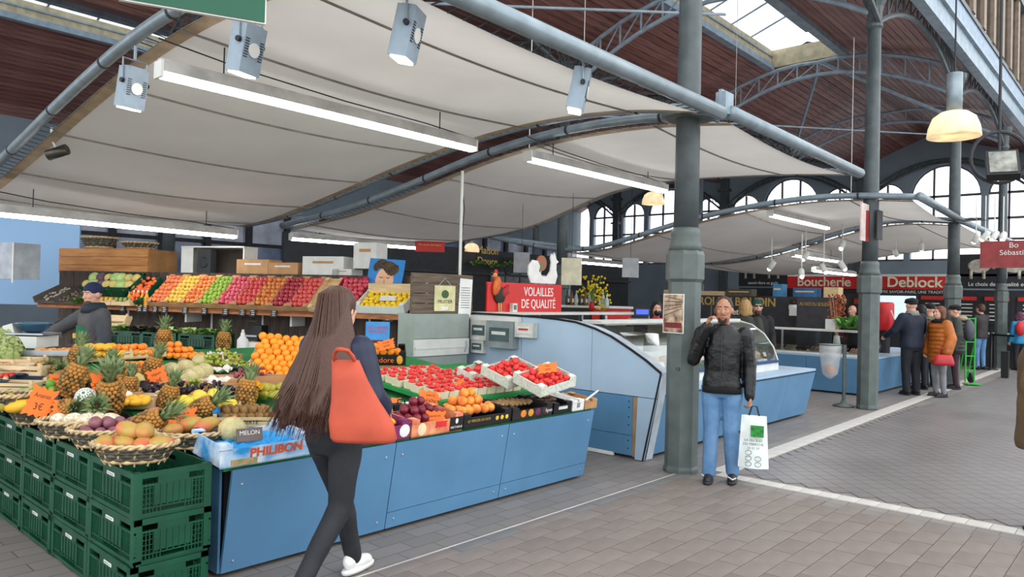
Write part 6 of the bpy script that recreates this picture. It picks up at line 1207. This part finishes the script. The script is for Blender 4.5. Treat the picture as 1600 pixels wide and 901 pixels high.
def person(label, loc, yaw, H, top_m, pant_m, shoe_m, skin_m=skin, hair=None, hair_m=None, arms=None, legs=None, vox=.012, bulk=1., coat=.47, fem=False, head_yaw=0., head_pitch=0., puff=0., torso=True, hands=(.5, .5), legw=1., disp=.0, shoes=True, cut_legs=False):
    S = lambda x, y, z: Vector((x * H, y * H, z * H))
    A = {'L': ((-.148, -.015, .645), (-.15, .04, .495)), 'R': ((.148, -.015, .645), (.15, .04, .495))}; A.update(arms or {})
    G = {'L': ((-.058, .01, .285), (-.06, -.01, .045)), 'R': ((.058, .01, .285), (.06, -.01, .045))}; G.update(legs or {})
    sw = .098 if fem else .112; B = bulk
    body = MB(); HR = Euler((head_pitch, 0, head_yaw)).to_matrix(); hc = S(0, .012, .925)
    def hd(x, y, z): return hc + HR @ S(x, y, z)
    def hel(c, r): body.ell(hd(*c), tuple(q * H for q in r), 16, 12, HR.to_euler())
    hel((0, -.004, .012), (.0455, .0575, .06)); hel((0, .014, -.03), (.037, .042, .042)); hel((0, .033, -.052), (.018, .018, .014))
    body.caps(hd(0, .05, .012), hd(0, .0655, -.014), .0055 * H, .0085 * H, 8); hel((0, .05, -.034), (.015, .009, .005)); hel((0, .049, -.042), (.013, .008, .005))
    hel((-.018, .046, .022), (.014, .008, .005)); hel((.018, .046, .022), (.014, .008, .005)); hel((-.02, .043, -.01), (.014, .01, .012)); hel((.02, .043, -.01), (.014, .01, .012))
    for s in (-1, 1): hel((s * .047, -.002, -.004), (.006, .013, .02))
    body.caps(S(0, -.008, .82), S(0, 0, .885), .034 * H, .031 * H)
    body.loft([(0, 0, z * H, rx * H * (.9 if fem else 1), ry * H) for z, rx, ry in ((.47, .07, .055), (.52, .09, .065), (.6, .078, .055), (.7, .088, .06), (.78, .098, .058), (.82, .06, .04))])
    for k, sx in (('L', -1), ('R', 1)):
        sh, el, wr = S(sx * sw, 0, .8), S(*A[k][0]), S(*A[k][1]); body.caps(sh, el, .03 * H, .024 * H); body.caps(el, wr, .023 * H, .015 * H)
        cr = hands[0 if k == 'L' else 1]
        if cr is not None: hand(body, wr + (wr - el).normalized() * .008, (wr - el), V(-sx, .3, 0) if abs((wr - el).normalized().z) > .5 else V(0, 0, -1), H / 1.7, cr)
        hp, kn, an = S(sx * .05, 0, .5), S(*G[k][0]), S(*G[k][1]); body.caps(hp, kn, .048 * H, .032 * H); body.caps(kn, an, .03 * H, .02 * H)
    o = remesh(body, 'person', skin_m, min(vox, .0085), 3); tag(o, label, 'person'); o.location = loc; o.rotation_euler = (0, 0, yaw)
    # trousers
    p = MB(); p.loft([(0, -.004 * H, z * H, rx * H * legw, ry * H * legw) for z, rx, ry in ((.455, .07, .06), (.49, .098, .072), (.54, .1, .074), (.585, .088, .064), (.61, .084, .06))])
    for k, sx in (('L', -1), ('R', 1)):
        hp, kn, an = S(sx * .05, 0, .5), S(*G[k][0]), S(*G[k][1]); p.caps(hp, kn, .058 * H * legw, .04 * H * legw); p.caps(kn, an, .04 * H * legw, (.029 if legw < 1.05 else .034) * H * legw)
    remesh(p, 'trousers', pant_m, vox, 4, o, disp=.012, dscale=.12)
    # jacket
    j = MB(); c0 = coat
    j.loft([(0, 0, z * H, rx * H * B, ry * H * B) for z, rx, ry in ((c0, .098, .076), (c0 + .03, .104, .08), (.6, .094, .074), (.68, .1, .076), (.755, .106 if not fem else .094, .074), (.8, .1 if not fem else .088, .06), (.83, .062, .05), (.85, .05, .046))])
    for k, sx in (('L', -1), ('R', 1)):
        sh, el, wr = S(sx * sw, 0, .795), S(*A[k][0]), S(*A[k][1]); f = B * (.94 if fem else 1)
        if puff:
            for a_, b_, n_ in ((sh, el, 5), (el, wr, 4)):
                for q in range(n_): p0 = a_.lerp(b_, q / n_); p1 = a_.lerp(b_, (q + .8) / n_); j.caps(p0, p1, (.043 + puff * .3) * H * f, (.043 + puff * .3) * H * f, 12)
        j.caps(sh, el, .045 * H * f, .037 * H * f); j.caps(el, wr, .036 * H * f, .028 * H * f)
    if puff:
        for z in [c0 + .02 + q * .045 for q in range(int((.8 - c0) / .045))]: j.loft([(0, 0, (z + dz) * H, rr * 1.0 * H * B, rr * .76 * H * B) for dz, rr in ((0, .1), (.012, .108 + puff * .2), (.028, .108 + puff * .2), (.04, .1))])
    remesh(j, 'jacket', top_m, vox, 2 if puff else 5, o, disp=disp or .012, dscale=.1)
    if shoes:
        for k in 'LR':
            an = S(*G[k][1]); kn = S(*G[k][0]); s = MB(); f = H / 1.7; z0 = -an.z if an.z < .14 else -.075
            s.ell(an + V(0, .055, max(-.045, z0 + .04)) * 1, (.043 * f, .11 * f, .04 * f), 14, 8); s.ell(an + V(0, -.03, -.02), (.038 * f, .05 * f, .05 * f), 12, 8); s.ell(an + V(0, .11, max(-.055, z0 + .03)), (.04 * f, .055 * f, .028 * f), 12, 8)
            sh_ = remesh(s, 'shoe', shoe_m, .008, 3, o)
            MB().loft([(an.x, an.y + .045, an.z + z0 + z, rx * f, ry * f) for z, rx, ry in ((.002, .043, .135), (.02, .046, .14), (.026, .043, .135))]).build('sole', white_paint if shoe_m.name.startswith('white') else dark_grey, sh_, True)
    # face
    if True:
        e = MB(); ir = MB(); br = MB()
        for s in (-1, 1):
            e.ell(hd(s * .018, .0475, .008), tuple(q * H for q in (.0068, .004, .003)), 10, 6); ir.ell(hd(s * .018, .0507, .008), tuple(q * H for q in (.0032, .002, .0031)), 8, 5); br.caps(hd(s * .009, .0525, .02), hd(s * .028, .0475, .021), .0028 * H, .002 * H, 6)
        e.build('eye', mat('eye_white', '#e4ddd6', .3), o, True); ir.build('iris', mat('iris_dark', '#2a1c14', .2), o, True); br.build('eyebrow', hair_m or ink, o, True)
        MB().ell(hd(0, .0565, -.037), (.012 * H, .004 * H, .0035 * H), 10, 5).build('mouth', mat('lips', '#9a5a50', .5), o, True)
    if hair in ('short', 'cropped', 'bob', 'long'):
        h = MB(); g = 1.06 if hair == 'cropped' else 1.14
        for (c, r) in (((0, -.014, .022), (.0475 * g, .055 * g, .053 * g)), ((0, -.03, .0), (.045 * g, .04 * g, .05 * g))): h.ell(hd(*c), tuple(q * H for q in r), 16, 12, HR.to_euler())
        if hair in ('bob', 'long'):
            for s in (-1, 1): h.caps(hd(s * .043, -.005, .02), hd(s * .046, -.005, -.055 if hair == 'bob' else -.07), .018 * H, .02 * H)
            h.ell(hd(0, -.035, -.03), (.048 * H, .034 * H, .06 * H), 14, 10)
        remesh(h, 'hair', hair_m, .009, 4, o, disp=.006, dscale=.02)
    if hair in ('cap', 'beanie'):
        h = MB(); h.ell(hd(0, -.008, .03), (.051 * H, .06 * H, .05 * H), 18, 12, HR.to_euler())
        if hair == 'cap': h.ell(hd(0, .03, .03), (.055 * H, .05 * H, .016 * H), 14, 8, HR.to_euler()); h.ell(hd(0, 0, .05), (.062 * H, .068 * H, .025 * H), 16, 8, HR.to_euler())
        else: h.ell(hd(0, -.01, .018), (.0515 * H, .061 * H, .03 * H), 18, 8, HR.to_euler())
        remesh(h, 'hat', hair_m, .008, 3, o)
    o['_hc'] = tuple(hc); return o, hd, S
denim = mat('blue_denim', '#4a729c', .8, c2='#6a8fb4', scale=5, bump=.15, bscale=200); blk_denim = mat('black_denim', '#23252a', .75, var=.15, scale=8, bump=.1, bscale=200)
leather = mat('black_leather', '#0d0d0f', .38, var=.2, bump=.15, bscale=50); navy_puff = mat('navy_quilted', '#1f2640', .5, var=.15); hair_br = mat('brown_hair', '#3a241c', .45, c2='#5a3a2c', scale=40, stretch=(8, 8, .6)); hair_bk = mat('black_hair', '#1a1614', .5); hair_gr = mat('grey_hair', '#8a8178', .6); hair_bl = mat('blond_hair', '#b08a58', .5, stretch=(6, 6, 1)); hair_au = mat('auburn_hair', '#6a3a24', .5, stretch=(6, 6, 1))
white_shoe = mat('white_sneaker', '#e6e4e0', .5); blk_shoe = mat('black_sneaker', '#1e1e20', .5); coat_navy = mat('navy_coat', '#1c2434', .7, var=.15); coat_or = mat('orange_quilted_coat', '#b4621e', .45, var=.15); coat_gr = mat('dark_green_coat', '#2e332c', .6, var=.15); coat_bn = mat('brown_wool_coat', '#5e4a30', .8, var=.15, bump=.1); plum_tr = mat('plum_trousers', '#3c2630', .8); grey_tr = mat('grey_trousers', '#84868a', .8); drk = mat('dark_trousers', '#1e2026', .8)
# --- long haired woman walking along the counter
wl = V(2.36, 3.38, 0)
o, hd, S = person('woman with very long brown hair walking past with an orange tote bag', wl, yaw_to(.97, .25), 1.65, navy_puff, blk_denim, white_shoe, skin_pale, None, hair_br, {'R': ((.14, .0, .65), (.1, .1, .6)), 'L': ((-.14, .05, .65), (-.12, .16, .56))}, {'R': ((.05, -.02, .29), (.045, -.2, .075)), 'L': ((-.05, .1, .29), (-.045, .17, .055))}, .009, .93, .5, True, 0, .05, .05, disp=.006, legw=1.0)
h = MB(); H = 1.65
h.ell(hd(0, -.012, .018), (.056 * H, .066 * H, .064 * H), 18, 12); rnd = random.Random(4)
for k in range(46):
    a = -1.35 + 2.7 * k / 45; x = math.sin(a); back = math.cos(a); L = rnd.uniform(.24, .31) if abs(a) < 1.15 else rnd.uniform(.2, .27)
    p0 = hd(.032 * x, -.012 - .034 * back, .058); p1 = hd(.075 * x, -.03 - .06 * back, -.09); p2 = hd(.115 * x + rnd.uniform(-.01, .01), -.07 - .075 * back, -.22); p3 = hd(.125 * x + rnd.uniform(-.02, .02), -.1 - .09 * back + rnd.uniform(-.035, .015), -.06 - L)
    h.tube([p0, p1, p2, p2.lerp(p3, .5), p3], [.024, .036, .04, .036, .02], 7)
remesh(h, 'hair', hair_br, .009, 7, o)
hs = MB()
for k in range(260):
    a = rnd.uniform(-1.4, 1.4); x = math.sin(a); back = math.cos(a); q = rnd.uniform(.0, .012); L = rnd.uniform(.25, .325)
    hs.tube([hd(.02 * x, -.012 - .02 * back, .079), hd(.05 * x, -.02 - (.05 + q) * back, .055), hd(.08 * x, -.035 - (.066 + q) * back, -.09), hd(.12 * x, -.078 - (.083 + q) * back, -.22), hd(.13 * x + rnd.uniform(-.03, .03), -.11 - .1 * back + rnd.uniform(-.06, .02), -.06 - L)], [.003, .003, .0035, .0035, .0012], 4)
tag(hs.build('hair_strands', hair_br, o, True), kind='stuff')
def world_of(ob, p): return Matrix.Translation(ob.location) @ Euler(ob.rotation_euler).to_matrix().to_4x4() @ Vector(p)
bagm = mat('terracotta_tote', '#bd5038', .7, var=.08, scale=5, bump=.1, bscale=20)
bl_ = onD(568, 690, 3.7); t = thing('tote_bag', 'terracotta orange tote bag hanging on the shoulder of the long haired woman', 'bag', bl_, R(-138))
bb = MB(); prof = [(.0, .15, .05, .0), (.02, .165, .062, .0), (.1, .16, .06, -.015), (.2, .12, .045, -.045), (.3, .09, .035, -.075), (.4, .068, .02, -.1)]
bb.loft([(0, y, z, ry, rx) for z, rx, ry, y in prof], 20); bb.build('pouch', bagm, t, True)
MB().tube([(.0, -.05, .38), (.02, -.06, .42), (.05, -.08, .45), (.1, -.1, .46)], .011, 6).tube([(.0, -.15, .38), (.02, -.15, .43), (.05, -.13, .455), (.1, -.1, .46)], .011, 6).build('strap', bagm, t, True)
# --- man phoning by the column
ml = V(6.27, 3.02, 0)
o, hd, S = person('man in black leather jacket and blue jeans phoning beside the column', ml, yaw_to(-.93, -.36), 1.67, leather, denim, blk_shoe, mat('tan_skin', '#a8765a', .5, var=.06, scale=14), 'cropped', mat('cropped_hair', '#3a2c26', .7), {'R': ((.15, .05, .655), (.078, .1, .84)), 'L': ((-.138, -.01, .63), (-.145, .03, .47))}, {'R': ((.052, .02, .285), (.058, .03, .05)), 'L': ((-.05, .01, .285), (-.062, -.03, .05))}, .009, 1.02, .485, False, 0, 0, 0, hands=(1.2, .9), legw=1.08, disp=.016)
MB().box(hd(.062, .02, -.012), (.012, .07, .14), (.2, 0, 0)).build('phone', black, o)
g = MB(); [g.caps(hd(.018 * s, .047, -.045), hd(.01 * s, .052, -.064), .007 * 1.6, .008 * 1.6, 8) for s in (-1, 1)]; g.caps(hd(-.016, .056, -.027), hd(.016, .056, -.027), .0055, .0055, 8); g.ell(hd(0, .05, -.062), (.022, .014, .014), 10, 7); remesh(g, 'goatee', mat('dark_beard', '#2c201a', .8), .006, 2, o)
MB().tube([S(0, .085, .52), S(0, .092, .65), S(0, .088, .76), S(0, .07, .83)], .005, 6).build('zip', dark_grey, o); MB().loft([(0, .0, z * 1.67, .105 * 1.67 * 1.03, .08 * 1.67 * 1.03) for z in (.48, .5, .515)]).build('waistband', mat('ribbed_black', '#121214', .9), o, True)
for s in (-1, 1): MB().tube([(s * .115 - .03, .13 if s < 0 else .15, .07), (s * .115, .14, .055), (s * .115 + .04, .08, .06)], .006, 5).build('shoe_stripe', white_paint, o)
t = thing('carrier_bag', 'white plastic carrier bag with green print held by the phoning man', 'bag', world_of(o, S(-.17, .05, .1)), o.rotation_euler.z)
def bagf(s): return lambda a, b: Vector(((a - .5) * (.26 - .05 * b), s * (.05 * math.sin(math.pi * a) * (1 - .6 * b) + .012 * noise.noise(Vector((a * 5, b * 5, s)))), b * .46))
bm_ = mat('white_carrier', '#e4ebe8', .4, var=.04, scale=6)
MB().sheet(bagf(-1), 14, 14).sheet(bagf(1), 14, 14).build('bag', bm_, t, True); MB().tube([(-.05, 0, .43), (-.02, 0, .54), (.02, 0, .54), (.05, 0, .43)], .008, 6).build('handle', mat('dark_green_handle', '#23302a', .5), t)
MB().box((-.03, .056, .33), (.11, .004, .1)).build('green_print', mat('green_print', '#2f9a3c', .5, c2='#1d5a28', scale=30), t)
for k, s_ in enumerate(('LA DU SUD', 'DU MARCHE', '33 11 37')): text('bag_print', s_, .03, ink, t, (-.0, .06, .25 - .035 * k), (R(90), 0, R(180)), .0004)
for k in range(5): MB().tube([(.04 - .08 * (k % 2) + .026 * math.cos(a / 2), .05, .04 + .05 * (k // 2) + .02 * math.sin(a / 2)) for a in range(13)], .002, 4).build('doodle_print', ink, t)
# --- vendor
o, hd, S = person('fruit vendor in navy beanie and green apron reaching to the scale', onD(146, 520, 8.9) * 1, yaw_to(-.95, -.1), 1.66, mat('grey_work_jacket', '#3a4048', .7, c2='#565250', scale=4), drk, blk_shoe, skin_pale, 'beanie', mat('navy_beanie', '#1e2a4e', .8), {'R': ((.24, .1, .7), (.42, .16, .655)), 'L': ((-.15, .0, .63), (-.12, .1, .53))}, None, .012, 1.1, .46, False, .25, -.15)
o.location.z = 0
MB().loft([(0, .035 * 1.66, z * 1.66, rx * 1.66, .062 * 1.66) for z, rx in ((.3, .1), (.46, .098), (.6, .09), (.7, .07), (.73, .06))]).build('apron', mat('green_apron', '#1f6a48', .8), o, True); MB().box(S(.03, .1, .665), (.07, .006, .05)).build('badge', mat('yellow_badge', '#e0c030', .5), o); MB().ell(hd(0, .038, -.05), (.036 * 1.5, .03 * 1.5, .025 * 1.5), 10, 7).build('beard', mat('brown_beard', '#5a4030', .8), o, True); MB().loft([(0, 0, z * 1.66, r * 1.66, r * 1.66) for z, r in ((.81, .075), (.85, .07), (.875, .055))]).build('hood', mat('navy_hood', '#22303c', .7), o, True)
# --- background people
def bg_person(label, loc, fwd, H, top, pants, hair, hm, **k):
    o, hd, S = person(label, loc, yaw_to(*fwd), H, top, pants, k.pop('shoe', blk_shoe), k.pop('sk', skin_pale), hair, hm, vox=k.pop('vox', .016), **k); return o, hd, S
Cf, Cr = V(.745, .667, 0), V(.666, -.745, 0)
o, hd, S = bg_person('man in flat cap and navy jacket with his back turned at the counter', onZ(1423, 616), (.55, .8), 1.78, coat_navy, drk, 'cap', mat('black_cap', '#17181c', .8), bulk=1.2, coat=.48, arms={'L': ((-.17, .05, .66), (-.14, .2, .6)), 'R': ((.17, .05, .66), (.14, .18, .58))}, legw=1.15)
MB().loft([(0, 0, z * 1.78, r * 1.78, r * 1.78) for z, r in ((.82, .07), (.85, .06), (.87, .052))]).build('scarf', mat('grey_scarf', '#8a8684', .8), o, True)
o, hd, S = bg_person('woman in orange quilted coat with fur collar holding a red handbag', onZ(1467, 619), (-.75, .6), 1.64, coat_or, grey_tr, 'bob', hair_au, bulk=1.14, coat=.37, fem=True, puff=.04, disp=.012)
MB().ell(S(0, -.02, .83), (.12 * 1.64, .1 * 1.64, .035 * 1.64), 16, 8).build('fur_collar', mat('black_fur', '#1a1716', .9, bump=.8, bscale=60), o, True)
t = thing('handbag', 'red leather handbag hanging from the arm of the woman in orange', 'bag', world_of(o, S(-.17, .09, .36)), o.rotation_euler.z + R(70)); MB().loft([(0, 0, z, rx, ry) for z, rx, ry in ((0, .17, .06), (.04, .18, .07), (.15, .15, .05), (.19, .12, .03))], 14).build('body', mat('red_leather', '#b8242c', .35), t, True); MB().tube([(-.08, 0, .18), (-.06, 0, .3), (.06, 0, .3), (.08, 0, .18)], .01, 6).build('handle', mat('red_leather', '#b8242c', .35), t)
o, hd, S = bg_person('man in dark green padded coat with a grey backpack behind the orange coat', onZ(1492, 607), (-.2, .95), 1.68, coat_gr, plum_tr, 'cap', mat('black_knit_cap', '#1b1c1e', .9), bulk=1.2, coat=.42, puff=.02)
MB().ell(S(.0, -.13, .7), (.11 * 1.6, .07 * 1.6, .14 * 1.6), 14, 9).build('backpack', mat('grey_backpack', '#4a4e54', .7), o, True); MB().ell(S(0, -.06, .84), (.16, .1, .06), 12, 7).build('fur_hood', mat('tan_fur', '#a8927a', .9), o, True)
bg_person('man in black jacket and jeans reading the menu beside the far column', onZ(1531, 577), (.5, .85), 1.74, mat('black_brown_jacket', '#2c2728', .6), denim, 'short', hair_br, bulk=1.08, arms={'L': ((-.15, .06, .65), (-.08, .2, .62)), 'R': ((.15, .06, .65), (.08, .2, .62))})
o, hd, S = bg_person('person in bright blue jacket with a red backpack at the right edge', onZ(1592, 578), (.6, .75), 1.55, mat('bright_blue_jacket', '#1f7fae', .6), drk, 'bob', mat('mauve_hat', '#6a3a4a', .8), bulk=1.1, coat=.45)
MB().ell(S(-.1, -.12, .72), (.13, .1, .2), 12, 8).build('backpack', mat('red_pack', '#c02a30', .5), o, True)
bg_person('person in brown wool coat cut off by the right picture edge', onZ(1630, 828), (-.1, -.95), 1.66, coat_bn, drk, 'short', hair_bk, vox=.012, bulk=1.35, coat=.36)
bg_person('blond person in dark green jacket behind the phoning man', onD(1163, 560, 12.2) * 1, (.85, .3), 1.66, coat_gr, drk, 'bob', hair_bl, bulk=1.12)
bpy.data.objects[-1] if 0 else None
o, hd, S = bg_person('bearded man in beanie and sunglasses behind the phoning man', onD(1181, 560, 12.6) * 1, (-.8, -.6), 1.68, mat('black_coat', '#17181a', .7), drk, 'beanie', mat('green_beanie', '#1f4a40', .9), bulk=1.1)
MB().caps(hd(-.035, .05, .008), hd(.035, .05, .008), .012, .012, 8).build('sunglasses', black, o, True); MB().ell(hd(0, .035, -.05), (.06, .05, .05), 10, 7).build('beard', mat('brown_beard', '#5a4030', .8), o, True)
o, hd, S = bg_person('masked woman in red behind the blue cash screen', onD(1024, 560, 11.5) * 1, (-.75, -.65), 1.6, mat('red_smock', '#b83848', .7), drk, 'long', hair_bk, fem=True); MB().ell(hd(0, .04, -.03), (.055, .05, .05), 12, 8).build('face_mask', black, o, True)
bg_person('bald man in black bending behind the dried flowers', onD(1331, 560, 17.0) * 1, (-.9, .2), 1.62, mat('black_smock', '#18181a', .7), drk, None, hair_gr, bulk=1.15, arms={'R': ((.2, .05, .62), (.22, .22, .5))})
bg_person('customer in khaki coat beyond the flat cap man', onD(1452, 560, 17.3) * 1, (.4, .9), 1.7, mat('khaki_coat', '#6e6550', .7), drk, 'cap', mat('black_cap', '#17181c', .8))
bg_person('small dark haired customer close behind the flat cap man', onD(1438, 560, 16.6) * 1, (.5, .8), 1.66, mat('black_coat', '#17181a', .7), drk, 'short', hair_bk)
for ob in list(SC.objects):
    if ob.get('category') == 'person' and ob.location.z > .05: ob.location.z = 0
    if '_hc' in ob: del ob['_hc']
t = thing('backpack', 'black backpack set on the counter beside the flat cap man', 'bag', (14.75, 4.15, .68), .4); MB().ell((0, 0, .18), (.16, .12, .19), 14, 9).build('body', mat('black_nylon', '#1c1d20', .6), t, True); MB().tube([(-.08, -.11, .3), (-.1, -.15, .18), (-.08, -.1, .05)], .015, 6).build('strap', dark_grey, t); MB().tube([(.08, -.11, .3), (.1, -.15, .18), (.08, -.1, .05)], .015, 6).build('strap', mat('grey_strap', '#8a8c90', .6), t)
